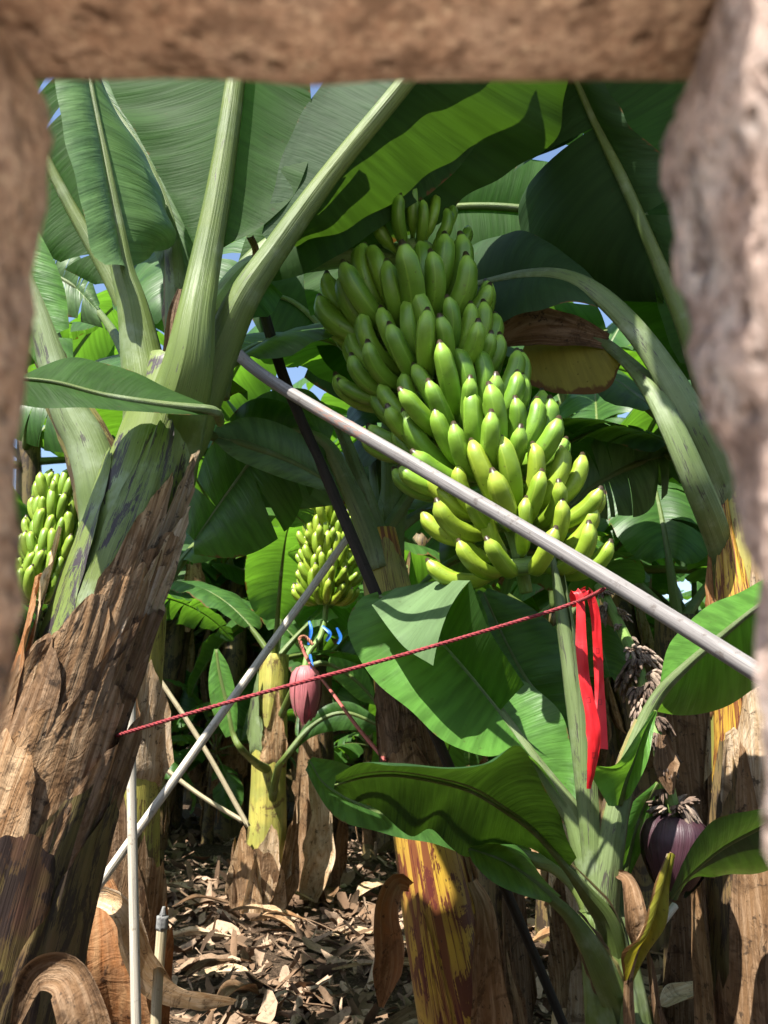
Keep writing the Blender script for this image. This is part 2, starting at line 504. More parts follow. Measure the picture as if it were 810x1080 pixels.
def hero_leaf(parent, mid, left, right, mat, pet=(), Y=None, under=False, ribr=(6, 1.5), petmat='petiole', bulge=.10,
              wave=.03, n=64, tears=0, seed=1, petw=None, label=None, ribname='midrib', droop=.12, flat=.8):
    """a leaf given by its midrib and its two margins; radii in photo pixels"""
    rs = random.Random(seed)
    A = cr(PL(mid, Y), n); Lf = cr(PL(left, Y), n); Rt = cr(PL(right, Y), n)
    T = nz(np.gradient(A, axis=0))
    N = nz(np.cross(T, nz(Rt - Lf)))
    if N.mean(0) @ (CAM - A.mean(0)) < 0:
        N = -N
    if under:
        bulge = bulge
    mb = MB()
    tl = [rs.randint(6, n - 6) for _ in range(tears)]
    tr_ = [rs.randint(6, n - 6) for _ in range(tears)]
    half_blade(mb, A, Lf, N, -1, bulge, wave, tl, rs, droop=droop, phase=seed)
    half_blade(mb, A, Rt, N, 1, bulge, wave, tr_, rs, droop=droop, phase=seed + 2)
    flip_if(mb, under)
    o = mb.build('leaf', M[mat], parent)
    if label:
        o['label'] = label
    # midrib with its stalk
    Yr = np.mean([q[2] if len(q) > 2 else Y for q in mid])
    k = pxm(Yr)
    if len(pet):
        allp = np.vstack([PL(pet, Y), PL(mid, Y)])
    else:
        allp = PL(mid, Y)
    path = cr(allp, 60)
    if petw is None:
        petw = ribr
    mb2 = MB()
    tube(mb2, path + N.mean(0) * (.25 * petw[0] * k if under else -.1 * petw[0] * k), [r * k for r in petw], 10, flat=flat, wob=.08, seed=seed)
    rb_ = mb2.build(ribname, M[petmat], o)
    if len(pet) and petw[0] >= 16:                 # dry wavy margins of the stalk's channel
        T_, A_, B_ = frames(path)
        rr = np.interp(np.linspace(0, 1, 60), np.linspace(0, 1, len(petw)), petw) * k
        hi_ = int(60 * .5)
        mf = MB()
        for sg in (-1, 1):
            V, U = [], []
            for i in range(6, hi_):
                wv = .2 * mnoise.noise(Vector((i * .35, sg * 5., seed)))
                for j in range(5):
                    q = j / 4
                    V.append(path[i] + B_[i] * sg * rr[i] * (.90 + (.30 + wv) * q * min(1, (i - 6) / 6)) + A_[i] * rr[i] * (.12 * (1 - q) - .25 * q + wv * q)); U.append((i * .02, q * .1 + sg))
            mf.add(V, grid_faces(hi_ - 6, 5), U)
        mf.build('stalk_margin', M['margin'], o)
    return o

def width_profile(t):
    return np.clip(np.sin(np.pi * np.clip(t, 0, 1) ** .72), 0, 1) ** .62

def param_leaf(parent, base, az, elev, length, width, mats, bend=1.2, fold=.35, drp=.5, pet=.22, tears=5, seed=0, n=34, ribr=.016, gap=.3, label=None, name='leaf', twist=0.):
    rs = random.Random(seed)
    base = np.array(base, float)
    h = np.array([math.cos(az), math.sin(az), 0.])
    pts = [base]
    steps = 40
    e = elev
    for i in range(steps):
        t = i / steps
        pts.append(pts[-1] + (h * math.cos(e) + np.array([0, 0, 1.]) * math.sin(e)) * length / steps)
        e -= bend / steps * (0.4 + 1.2 * t)
    full = cr(np.array(pts)[::4], 60)
    k0 = int(60 * pet)
    A = cr(full[k0:], n)
    T = nz(np.gradient(A, axis=0))
    lat0 = np.array([-h[1], h[0], 0.])
    lat = np.tile(lat0, (n, 1))
    N = nz(np.cross(T, lat)); N[N[:, 2] < -.2] *= 1
    if twist:
        for i in range(n):
            a = twist * i / n
            l2 = lat[i] * math.cos(a) + N[i] * math.sin(a); n2 = N[i] * math.cos(a) - lat[i] * math.sin(a)
            lat[i], N[i] = l2, n2
    w = width * width_profile(np.linspace(.015, .995, n))
    mb = MB()
    for side in (-1, 1):
        fo = fold + rs.uniform(-.15, .15)
        E = A + side * lat * (w * math.cos(fo))[:, None] + N * (w * math.sin(fo))[:, None] - np.array([0, 0, 1.]) * (w * drp)[:, None]
        tl = [rs.randint(3, n - 3) for _ in range(tears)]
        half_blade(mb, A, E, N, side, .12, .05, tl, rs, m=5, droop=.45 if tears else 0, gap=gap, phase=rs.uniform(0, 6))
    V = np.concatenate(mb.v)
    up = 0
    f0 = mb.f[len(mb.f) // 3]
    nn = np.cross(V[f0[1]] - V[f0[0]], V[f0[2]] - V[f0[0]])
    j = min(n - 1, int(n * .3))
    if nn @ N[j] < 0:
        mb.f = [list(x[::-1]) for x in mb.f]
    o = mb.build(name, mats[0], parent)
    if label:
        o['label'] = label
    m2 = MB()
    tube(m2, cr(full, 26) - np.array([0, 0, ribr * .3]), [ribr * 1.7, ribr, ribr * .7, ribr * .3, ribr * .15], 7, wob=.05)
    m2.build('midrib', mats[1], o)
    return o

# ------------------------------------------------------------------ stems and their dead sheaths
class Stem:
    def __init__(s, path, rad, n=60):
        s.p = cr(path, n)
        s.r = np.interp(np.linspace(0, 1, n), np.linspace(0, 1, len(rad)), rad)
        s.T, s.A, s.B = frames(s.p)
        s.n = n
        s.L = arclen(s.p)
    def at(s, t, ang, off=0.):
        i = min(max(t, 0), 1) * (s.n - 1)
        k = int(min(i, s.n - 2)); f = i - k
        L = lambda q: q[k] * (1 - f) + q[k + 1] * f
        ex = t - min(max(t, 0), 1)
        return L(s.p) + L(s.T) * ex * s.L[-1] + (L(s.A) * math.cos(ang) + L(s.B) * math.sin(ang)) * (L(s.r) + off)
    def build(s, name, mat, parent, sides=22, wob=.10, seed=0):
        mb = MB()
        tube(mb, s.p, s.r, sides, wob=wob, seed=seed)
        return mb.build(name, mat, parent)

def sheath(stem, t0, t1, ang, wid, mat, parent, lift=.004, flare=.02, jag=.25, seed=0, n=22, m=18, point=.7, curl=.0, name='dry_sheath', slant=0.):
    """a dead leaf base wrapped round the stem; t0 low end, t1 high end, narrowing to a torn tip"""
    V, U = [], []
    H = abs(t1 - t0) * stem.L[-1]
    sd = seed * 3.17
    for i in range(n):
        q = i / (n - 1)
        for j in range(m):
            a = j / (m - 1) * 2 - 1
            top = 1 - point * abs(a - slant * .8) ** 1.4 / (1 + .5 * abs(slant)) + jag * mnoise.noise(Vector((a * 2.6 + sd, sd, 0))) * .8 + jag * .16 * mnoise.noise(Vector((a * 9 + sd, sd, 3)))
            t = t0 + (t1 - t0) * q * max(top, .12)
            ww = wid * (1 - .25 * q) * (1 + .16 * mnoise.noise(Vector((q * 4 + sd, a * 1.0, 7))))
            wr = (.005 * mnoise.noise(Vector((a * 3 + sd, q * 1.5, 1))) + .004 * mnoise.noise(Vector((a * 8 + sd, q * 2.5, 1)))) * (.5 + q) + .0015 * mnoise.noise(Vector((a * 20, q * 7 + sd, 1)))
            off = lift + wr + flare * q ** 2.2 + curl * abs(a) ** 3 + .012 * max(0, q - .8) * 5 * mnoise.noise(Vector((a * 5, sd, 5)))
            sk_ = min(1, q / .16); sk_ = sk_ * sk_ * (3 - 2 * sk_)
            V.append(stem.at(t, ang + a * ww, max(off, .0015) * sk_ - .02 * (1 - sk_)))
            U.append((q * H, a * ww * .6 + sd))
    mb = MB().add(V, grid_faces(n, m), U)
    return mb.build(name, M[mat] if isinstance(mat, str) else mat, parent)

def dead_strip(path, wids, mat, parent=None, name='dry_leaf', curl=1.2, seed=0, ref=(0, -1, 0), n=30, m=11, own=True):
    """a shrivelled strip of leaf: cross-section curled, margins ragged"""
    p = cr(path, n)
    T, A, B = frames(p, ref)
    w = np.interp(np.linspace(0, 1, n), np.linspace(0, 1, len(wids)), wids)
    L = arclen(p)
    V, U = [], []
    for i in range(n):
        c = curl * (1 + .5 * mnoise.noise(Vector((L[i] * 4, seed, 0))))
        for j in range(m):
            a = (j / (m - 1) * 2 - 1)
            ww = w[i] * (1 + .30 * mnoise.noise(Vector((L[i] * 9, a * .5 + seed, 2))))
            th = a * c
            x = math.sin(th) / max(c, .01) * ww; z = (1 - math.cos(th)) / max(c, .01) * ww
            z += .18 * w[i] * mnoise.noise(Vector((a * 3 + seed, L[i] * 7, 4)))
            V.append(p[i] + B[i] * x + A[i] * z)
            U.append((L[i], a * .12 + seed))
    mb = MB().add(V, grid_faces(n, m), U)
    return mb.build(name, M[mat], parent, own_origin=own and parent is None)

# ================================================================== SETTING
def ground():
    xs = np.concatenate([np.linspace(-400, -14, 10), np.linspace(-12, 12, 97), np.linspace(14, 400, 10)])
    ys = np.concatenate([np.linspace(-60, .2, 6), np.linspace(.5, 24, 95), np.linspace(26, 600, 10)])
    V = []
    for y in ys:
        for x in xs:
            z = 0.
            if abs(x) < 13 and .3 < y < 25:
                z = .05 * mnoise.noise(Vector((x * .7, y * .7, 0))) + .02 * mnoise.noise(Vector((x * 3, y * 3, 5)))
            V.append((x, y, z))
    t = NT('soil_with_mulch')
    o = t.obj()
    n = t.noise(o, 14, 6, .7)
    n2 = t.noise(o, 60, 4, .7, 1.)
    c = t.mix(t.ramp(n, .35, .65), (.055, .036, .023), (.10, .068, .045))
    c = t.mix(t.ramp(n2, .5, .66), c, (.21, .145, .095))
    m = t.done(t.bsdf(c, .95, t.bump(t.math('ADD', n, n2), 1., .03), .1))
    o = MB().add(V, grid_faces(len(ys), len(xs))).build('ground', m)
    o['kind'] = 'structure'
ground()

def litter():
    rs = np.random.RandomState(3)
    mb = MB()
    t = NT('leaf_litter')
    at = t.uv()
    u, v = at
    o = t.obj()
    n = t.noise(o, 40, 4, .7)
    a = t.mix(t.ramp(u, .0, .45), (.055, .034, .02), (.165, .10, .058))
    a = t.mix(t.ramp(u, .45, 1.), a, (.40, .285, .195))
    a = t.mix(t.ramp(n, .45, .7, 0, .6), a, (.08, .05, .03))
    t_mat = t.done(t.bsdf(a, .85, t.bump(t.noise(o, 120, 3), .5, .004), .25))
    N = 13000
    k, m = 5, 3
    F_ = grid_faces(k, m)
    for i in range(N):
        y = 2.4 + 9.5 * rs.rand() ** 1.25
        x = (rs.rand() * 2 - 1) * (.62 * y + .2)
        big = rs.rand()
        ln = .018 + .11 * big ** 3.5 + .02 * rs.rand() + (.12 * rs.rand() if i % 14 == 0 else 0)
        wd = ln * ((.10 + .40 * rs.rand() ** 1.6) if i % 14 else (.05 + .14 * rs.rand()))
        curl = rs.uniform(-1.6, 1.6)
        cc = rs.uniform(-1.4, 1.4)
        th = rs.rand() * 6.283
        tilt = rs.normal(0, .45); roll = rs.normal(0, .5)
        Rm = np.array(Matrix.Rotation(th, 3, 'Z') @ Matrix.Rotation(tilt, 3, 'Y') @ Matrix.Rotation(roll, 3, 'X'))
        V = []
        for a_ in range(k):
            q = a_ / (k - 1) * 2 - 1
            an = q * curl * .5
            px = ln * (math.sin(an) / (curl * .5) if abs(curl) > .05 else q)
            pz = ln * ((1 - math.cos(an)) / (curl * .5) if abs(curl) > .05 else 0)
            for b_ in range(m):
                s = b_ / (m - 1) * 2 - 1
                ww = wd * (1 - .55 * abs(q) ** 2) * (1 + .25 * rs.uniform(-1, 1))
                V.append((px, s * ww, pz + cc * ww * .5 * s * s))
        V = np.array(V)
        V[:, 2] += rs.normal(0, .16 * wd + .0015, len(V)); V[:, 0] += rs.normal(0, .05 * ln, len(V))
        V = V @ Rm.T
        z = .012 + .05 * mnoise.noise(Vector((x * .7, y * .7, 0))) + .02 * mnoise.noise(Vector((x * 3, y * 3, 5))) + rs.rand() * .03
        col = np.clip(rs.beta(1.5, 1.3), 0, 1)
        mb.add(V + np.array([x, y, z]), F_, np.tile([[col, rs.rand()]], (k * m, 1)))
    o = mb.build('leaf_litter', t_mat)
    o['kind'] = 'stuff'
    o['label'] = 'brown dead banana leaf litter covering the soil'
litter()

def bounce_slab():  # unseen pale slab added to bounce sunlight onto the wall opening
    t = NT('bounce_concrete')
    n = t.noise(t.obj(), 8, 5, .7)
    m = t.done(t.bsdf(t.mix(n, (.50, .44, .38), (.62, .56, .50)), .9, t.bump(n, .3, .01), .2))
    o = MB().add([(-6, -9, .03), (6, -9, .03), (6, -.15, .03), (-6, -.15, .03)], [(0, 1, 2, 3)]).build('path', m)
    o['kind'] = 'structure'
bounce_slab()

# ------------------------------------------------------------------ block wall with its opening (the photo looks through it)
WF, WB = .165, .285                                        # back face of the wall
wall = thing('block_wall', 'rough brown lava block wall whose square opening frames the view', 'wall', (0, .18, 0))

def nvec(q):
    return np.array([mnoise.noise(q + Vector((k * 17.3, k * 5.1, 0))) for k in range(3)])

def rough_block(x0, x1, y0, y1, z0, z1, mat, seed, amp=.006, res=.010, shape=None):
    """box with noisy faces; each face a fine grid only where it is near the opening"""
    mb = MB()
    def face(o, du, dv, lu, lv):
        nu = max(2, min(70, int(lu / res))); nv = max(2, min(70, int(lv / res)))
        V = []
        for i in range(nu + 1):
            for j in range(nv + 1):
                V.append(o + du * lu * i / nu + dv * lv * j / nv)
        mb.add(V, grid_faces(nu + 1, nv + 1))
    X, Y_, Z = np.eye(3)
    lx, ly, lz = x1 - x0, y1 - y0, z1 - z0
    o = np.array([x0, y0, z0])
    face(o, Z, X, lz, lx); face(o + Y_ * ly, X, Z, lx, lz)
    face(o, Y_, Z, ly, lz); face(o + X * lx, Z, Y_, lz, ly)
    face(o, X, Y_, lx, ly); face(o + Z * lz, Y_, X, ly, lx)
    ctr = np.array([(x0 + x1) / 2, (y0 + y1) / 2, (z0 + z1) / 2])
    hs = np.array([lx, ly, lz]) / 2
    for k, V in enumerate(mb.v):
        for i, p in enumerate(V):
            q = Vector(p) * 28 + Vector((seed * 7.3, 0, 0))
            d = nvec(q) * amp + nvec(q * 2.7) * amp * .6 + nvec(q * 6.1) * amp * .3
            # rounded arrises
            e = (np.abs(p - ctr) - (hs - .012)) / .012
            cnt = np.clip(e, 0, 1)
            if (cnt > 0).sum() >= 2:
                p = p - np.sign(p - ctr) * cnt * .0045
            if shape:
                d = d + shape(p)
            V[i] = p + d
    mb.build('block', M[mat], wall)

zT = CAMZ + .2235
def right_shape(p):                              # the worn profile of the two jambs, by height above the lens
    if p[0] > .22:
        return np.zeros(3)
    x = np.interp(p[2] - CAMZ, [-.1, .0355, .08, .096, .124, .149, .178, .198, .210, .23], [.114, .1125, .110, .1035, .1020, .0985, .0975, .0960, .101, .104])
    return np.array([x - .1135, 0, 0])
def left_shape(p):
    if p[0] < -.22:
        return np.zeros(3)
    x = np.interp(p[2] - CAMZ, [-.1, .0, .0355, .09, .149, .17, .23], [-.126, -.1235, -.1208, -.1245, -.1265, -.1235, -.127])
    return np.array([x + .1225 + .0085, 0, 0])
rough_block(-.95, .95, WF, WB, zT, zT + .17, 'stone_warm', 1, amp=.005, res=.012)
rough_block(-.34, -.1225, WF - .004, WB, CAMZ - .50, zT - .004, 'stone_warm', 2, amp=.004, res=.006, shape=left_shape)
rough_block(.1135, .34, WF - .005, WB, CAMZ - .50, zT - .004, 'stone_grey', 3, amp=.006, res=.006, shape=right_shape)
rough_block(-.95, .95, WF, WB, 0.0, CAMZ - .504, 'stone_warm', 5, res=.03)
rough_block(-.95, -.344, WF, WB, CAMZ - .50, zT - .004, 'stone_warm', 6, res=.02)
rough_block(.344, .95, WF, WB, CAMZ - .50, zT - .004, 'stone_warm', 7, res=.02)
rough_block(-.95, .95, WF - .015, WB + .01, zT + .174, zT + .30, 'stone_warm', 8, res=.03)
# the same wall goes on to both sides as plain courses
for sx in (-1, 1):
    for c in range(4):
        z0 = c * .41
        a, b = (.955, 3.2) if sx > 0 else (-3.2, -.955)
        rough_block(a, b, WF, WB, z0, z0 + .405, 'stone_warm', 10 + c + sx, res=.05)

# ================================================================== LEFT PLANT
lp = thing('banana_plant', 'tall leaning banana plant at the left with peeling brown sheaths on its trunk', 'banana plant', tuple(P(-60, 1180, 1.95) * np.array([1, 1, 0])))
YL = 1.92
_b = P(-62, 1240, 1.95)
st = Stem(PL([(-62, 1240, 1.95), (-22, 1080, YL), (25, 900, YL), (72, 760, YL), (113, 640, YL), (152, 520, YL), (176, 440, YL), (192, 385, YL)]),
          [x * pxm(YL) * 1.0 for x in (82, 78, 72, 64, 56, 52, 46, 38)], 70)
ps = st.build('pseudostem', M['stem_green'], lp, 26, .07, 2)
# dead sheaths, from low to high
lows = [   # low end, lip, angle, half width, material, flare, slant
    (.58, .875, .95, .42, 'dry_pale', .022, .5), (.54, .835, .45, .50, 'dry', .018, .9),
    (.52, .80, .95, .45, 'dry_pale', .030, .6), (.46, .765, .55, .75, 'dry', .022, .9), (.48, .745, -1.05, .50, 'dry_pale', .030, -.6), (.44, .735, .95, .55, 'dry_pale', .018, .3),
    (.42, .715, .20, .85, 'dry', .026, .8), (.40, .69, -.95, .60, 'dry_orange', .034, -.5), (.38, .685, .75, .70, 'dry_dark', .020, .8), (.36, .665, -.15, .80, 'dry', .020, .7),
    (.33, .635, .55, .80, 'dry', .014, .9), (.28, .61, -.6, .90, 'dry_dark', .018, .5), (.24, .575, .1, 1.2, 'dry', .014, .8), (.20, .545, .95, .8, 'dry_dark', .018, .8),
    (.14, .50, -.5, 1.0, 'dry', .022, .4), (.06, .47, .35, 1.2, 'stem_brown', .006, .9), (.0, .44, .95, .7, 'stem_brown', .012, .8), (.0, .40, -.2, 1.2, 'stem_maroon', .008, .7)]
for i, (a, b, an, w, mt, fl, sl) in enumerate(lows):
    sheath(st, a, b, an, w, mt, ps, .004 + max(0, .83 - b) * .055, fl, seed=i + 1, jag=.09, point=.34, n=34, m=34, slant=sl)
# green living leaf bases hugging the top of the trunk
for i, (a, b, an, w) in enumerate([(.55, .86, -.9, .75), (.58, .93, .35, .7)]):
    sheath(st, a, b, an, w, 'stem_green', ps, .002, .004, jag=.03, seed=40 + i, point=.4, name='leaf_base')

# short left leaf base and its stalk
hero_leaf(lp, [(70, 425), (40, 330), (5, 240), (-40, 150)], [(60, 425), (20, 350), (-30, 280), (-70, 160)], [(78, 425), (72, 330), (50, 260), (-20, 140)],
          'leaf_bright', pet=[(95, 610, 1.85), (108, 560), (104, 510), (90, 465)], Y=1.95, petw=(26, 27, 20, 14, 7, 4), petmat='petiole_pale', seed=3, tears=2)
# folded leaf
hero_leaf(lp, [(130, 285), (122, 235), (110, 165), (95, 85), (85, 10)], [(112, 279, 1.78), (98, 262, 1.78), (80, 195, 1.80), (64, 120, 1.82), (52, 60, 1.85), (45, 0, 1.9)],
          [(150, 268, 2.1), (182, 258, 2.1), (176, 215, 2.1), (150, 165, 2.05), (118, 120, 2.0), (92, 60, 1.95)], 'leaf_pale', pet=[(158, 540, 2.0), (158, 430), (150, 375), (140, 320)], Y=1.9,
          petw=(10, 30, 23, 15, 10, 6, 4, 3), seed=4, bulge=.16)
# pale leaf behind it, lit from above
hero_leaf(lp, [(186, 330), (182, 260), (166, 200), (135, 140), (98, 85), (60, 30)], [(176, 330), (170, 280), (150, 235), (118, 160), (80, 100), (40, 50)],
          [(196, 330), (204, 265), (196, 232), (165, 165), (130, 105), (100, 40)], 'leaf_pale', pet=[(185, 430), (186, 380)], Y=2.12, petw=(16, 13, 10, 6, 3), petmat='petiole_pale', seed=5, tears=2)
# big leaf whose stalk rises straight up
hero_leaf(lp, [(216, 285), (232, 200), (246, 105), (256, 20), (262, -60)], [(208, 268), (197, 240), (172, 185), (146, 132), (118, 80), (100, 10), (110, -60)],
          [(226, 262), (262, 242), (308, 196), (328, 145), (330, 85), (322, 10), (300, -60)], 'leaf', pet=[(146, 600, 2.02), (174, 490, 1.94), (198, 395, 1.84), (207, 335, 1.82)], Y=1.84, under=True,
          petw=(10, 42, 34, 22, 17, 14, 12, 10, 8), seed=6, tears=1, bulge=-.10)
# big leaf reaching right over the fruit
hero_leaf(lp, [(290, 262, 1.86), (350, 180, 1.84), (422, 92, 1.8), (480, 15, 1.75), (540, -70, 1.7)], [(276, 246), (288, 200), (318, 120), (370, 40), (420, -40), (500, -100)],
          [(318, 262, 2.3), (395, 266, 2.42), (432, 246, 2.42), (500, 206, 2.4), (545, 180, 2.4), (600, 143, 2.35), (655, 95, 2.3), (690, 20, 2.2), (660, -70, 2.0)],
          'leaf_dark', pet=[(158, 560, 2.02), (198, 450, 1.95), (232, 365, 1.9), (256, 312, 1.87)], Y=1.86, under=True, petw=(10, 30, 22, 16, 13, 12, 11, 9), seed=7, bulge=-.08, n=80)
# another stalk close by, with a leaf going up behind
hero_leaf(lp, [(258, 290), (300, 250), (360, 205), (430, 150), (500, 90)], [(250, 280), (270, 230), (330, 170), (400, 110), (470, 60)], [(270, 300), (330, 285), (400, 240), (470, 190), (530, 120)],
          'leaf', pet=[(228, 420), (240, 350)], Y=2.25, under=True, petw=(16, 14, 9, 6, 4), seed=8)
# short dark leaf crossing in front of the crown
hero_leaf(lp, [(222, 434, 1.75), (170, 428, 1.72), (110, 418, 1.7), (60, 405, 1.68), (18, 400, 1.66)], [(222, 438, 1.75), (180, 436, 1.70), (110, 432, 1.66), (50, 430, 1.64), (14, 425, 1.62)],
          [(226, 430, 1.78), (190, 415, 1.78), (140, 394, 1.78), (85, 376, 1.76), (45, 385, 1.74), (16, 400, 1.72)], 'leaf', pet=[(232, 446, 1.84), (230, 440, 1.8)], Y=1.75, under=True, petw=(7, 5, 3, 2), seed=9, bulge=.05)
# upper left backdrop leaf with horizontal veins
hero_leaf(lp, [(120, 300, 2.35), (70, 210, 2.35), (20, 110, 2.3), (-30, 20, 2.2)], [(100, 300), (40, 265), (-30, 220), (-90, 100)], [(140, 260), (120, 170), (80, 80), (20, -20)],
          'leaf', pet=[(165, 440, 2.1), (150, 370, 2.3)], Y=2.35, under=True, petw=(14, 12, 9, 5, 3), seed=10, tears=3)
# lower leaf to the right of the crown: pale, lit
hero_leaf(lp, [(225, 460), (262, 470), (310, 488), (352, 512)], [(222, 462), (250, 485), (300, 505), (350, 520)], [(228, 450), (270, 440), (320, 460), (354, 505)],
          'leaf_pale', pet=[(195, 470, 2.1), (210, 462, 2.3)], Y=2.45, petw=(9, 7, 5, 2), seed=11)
# dead brown leaf stubs at the crown
dead_strip(PL([(262, 330, 1.95), (262, 300, 1.95), (270, 268, 1.95), (264, 250, 1.95)]), [.02, .018, .01, .012], 'dry_dark', lp, 'dry_leaf', seed=2)
dead_strip(PL([(180, 372, 1.84), (184, 330, 1.84), (190, 305, 1.86)]), [.02, .015, .006], 'dry_dark', lp, 'dry_leaf', seed=3)

# ================================================================== BUNCHES
def banana_mesh(name, mat, seed, L=.19, rad=.0192, arc=1.5):
    rs = random.Random(seed)
    n, sd = 18, 10
    V, U = [], []
    arc *= rs.uniform(.75, 1.2)
    prof_t = [0, .05, .11, .19, .36, .62, .82, .91, .948, .96, .975, 1.0]
    prof_r = [.36, .36, .48, .86, 1.04, 1.06, .97, .72, .42, .27, .28, .22]
    for i in range(n):
        q = (i / (n - 1))
        q = q ** .9 if q < .5 else q
        e = -.30 + arc * q * q * .35 + arc * q * .65
        if i == 0:
            p = np.zeros(3)
        else:
            p = p + np.array([math.cos(e), 0, math.sin(e)]) * L * (q - q0)
        q0 = q
        d = np.array([-math.sin(e), 0, math.cos(e)])
        r = rad * np.interp(q, prof_t, prof_r)
        for j in range(sd + 1):
            a = 2 * math.pi * (j % sd) / sd
            rr = r * (1 + .085 * math.cos(5 * a + .4) + .03 * math.cos(10 * a)) if .15 < q < .93 else r
            V.append(p + (d * math.cos(a) + np.array([0, 1, 0]) * math.sin(a)) * rr)
            U.append((q, j / sd))
    f = grid_faces(n, sd + 1)
    b = (n - 1) * (sd + 1)
    f.append(tuple(b + j for j in range(sd))); f.append(tuple(range(sd))[::-1])
    f = [x[::-1] for x in f]
    return MB().add(V, f, U).mesh(name, mat)

BAN = {k: [banana_mesh('banana', M[k], s) for s in range(8)] for k in ('banana', 'banana_lit', 'banana_far')}

def make_bunch(label, axis, hands, matkey, seed, scale=1.0, stalk=None, group=None, lean=None, core=.034):
    """axis: world points from the top down; hands: (t, count, spread, lengthscale, reach elevation, matkey)"""
    rs = random.Random(seed)
    ax = cr(axis, 40)
    root = thing('banana_bunch', label, 'banana bunch', tuple(ax[0]), group)
    org = ORG[root.name]
    mb = MB()
    full = np.vstack([stalk, axis]) if stalk is not None else axis
    tube(mb, cr(full, 50), [.026 * scale, .028 * scale, .024 * scale, .014 * scale], 12, wob=.08)
    mb.build('stalk', M['rachis'], root)
    T = nz(np.gradient(ax, axis=0))
    for hi, (t, cnt, cen, spread, ls, elev, mk) in enumerate(hands):
        i = int(t * 39)
        c = ax[i]
        up = nz(-T[i] * .55 + np.array([0, 0, 1.]) * .75)
        fwd = nz(np.array([0, -1, 0]) - up * (-up[1]))
        rt = np.cross(fwd, up) * -1
        rt = nz(np.cross(up, fwd)) * 1.0
        if rt[0] < 0:
            rt = -rt
        # crown cushion where the fruit joins the stalk
        mbc = MB()
        arcp = [c + (fwd * math.cos(cen + a) + rt * math.sin(cen + a)) * core * .9 * scale for a in np.linspace(-spread * .95, spread * .95, 14)]
        tube(mbc, cr(np.array(arcp), 20), [.012 * scale, .02 * scale, .02 * scale, .012 * scale], 8, ref=tuple(up))
        hd = mbc.build('hand', M['rachis'], root)
        for k in range(cnt):
            row = k % 2
            a = cen - spread + 2 * spread * (k + .5) / cnt + rs.uniform(-.05, .05)
            dr = fwd * math.cos(a) + rt * math.sin(a)
            side = nz(np.cross(up, dr))
            e = elev + (.36 if row else -.06) + rs.uniform(-.09, .09)
            x = nz(dr * math.cos(e) + up * math.sin(e)); z = nz(np.cross(x, side))
            if z @ up < 0:
                z = -z
            y = np.cross(z, x)
            s = scale * ls * rs.uniform(.84, 1.10) * (1.0 if row else .97)
            wdt = s * rs.uniform(.97, 1.08)
            start = c + dr * core * scale + up * (.020 if row else -.010) * scale
            roll = rs.uniform(-.35, .35)
            y2 = y * math.cos(roll) + z * math.sin(roll); z2 = z * math.cos(roll) - y * math.sin(roll)
            o = link(bpy.data.objects.new('banana', rs.choice(BAN[mk or matkey])))
            o.parent = hd
            mt = Matrix((tuple(x * s) + (0,), tuple(y2 * wdt) + (0,), tuple(z2 * wdt) + (0,), (0, 0, 0, 1))).transposed()
            mt.translation = Vector(start - org)
            o.matrix_local = mt
    return root

YB = 2.22
axis_main = PL([(436, 274, 2.38), (430, 340, 2.30), (452, 410, 2.26), (500, 490, 2.22), (540, 560, 2.18), (555, 625, 2.17)])
stalk_main = PL([(222, 330, 2.1), (265, 282, 2.2), (320, 276, 2.34), (375, 270, 2.40)])
make_bunch('large bunch of green bananas hanging in the centre behind the long grey pole', axis_main,
           [(0.0, 9, .2, 1.2, .78, .55, 'banana'),
            (.29, 22, -.2, 1.85, 1.16, .30, 'banana'),
            (.44, 21, -.1, 1.75, 1.06, .22, 'banana'),
            (.59, 20, .0, 1.7, 1.02, .18, None),
            (.72, 18, .1, 1.65, 1.02, .14, None),
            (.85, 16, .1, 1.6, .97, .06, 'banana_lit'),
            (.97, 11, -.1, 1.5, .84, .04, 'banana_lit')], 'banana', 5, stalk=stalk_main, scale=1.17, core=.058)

small = lambda seed: [(q, 17, 0, 1.75, 1.3, .75, None) for q in (.0, .2, .4, .6, .8, .97)]
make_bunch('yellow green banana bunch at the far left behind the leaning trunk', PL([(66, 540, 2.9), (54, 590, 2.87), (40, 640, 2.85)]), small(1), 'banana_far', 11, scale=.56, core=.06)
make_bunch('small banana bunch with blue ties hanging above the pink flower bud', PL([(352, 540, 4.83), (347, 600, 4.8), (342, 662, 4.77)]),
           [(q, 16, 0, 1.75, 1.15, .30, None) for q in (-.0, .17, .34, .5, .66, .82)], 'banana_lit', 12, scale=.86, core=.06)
make_bunch('dim dark green banana bunch in the shade behind the red ribbon', PL([(652, 545, 5.0), (650, 580, 5.0), (646, 612, 4.95)]), small(1)[:4], 'banana', 13, scale=.8)

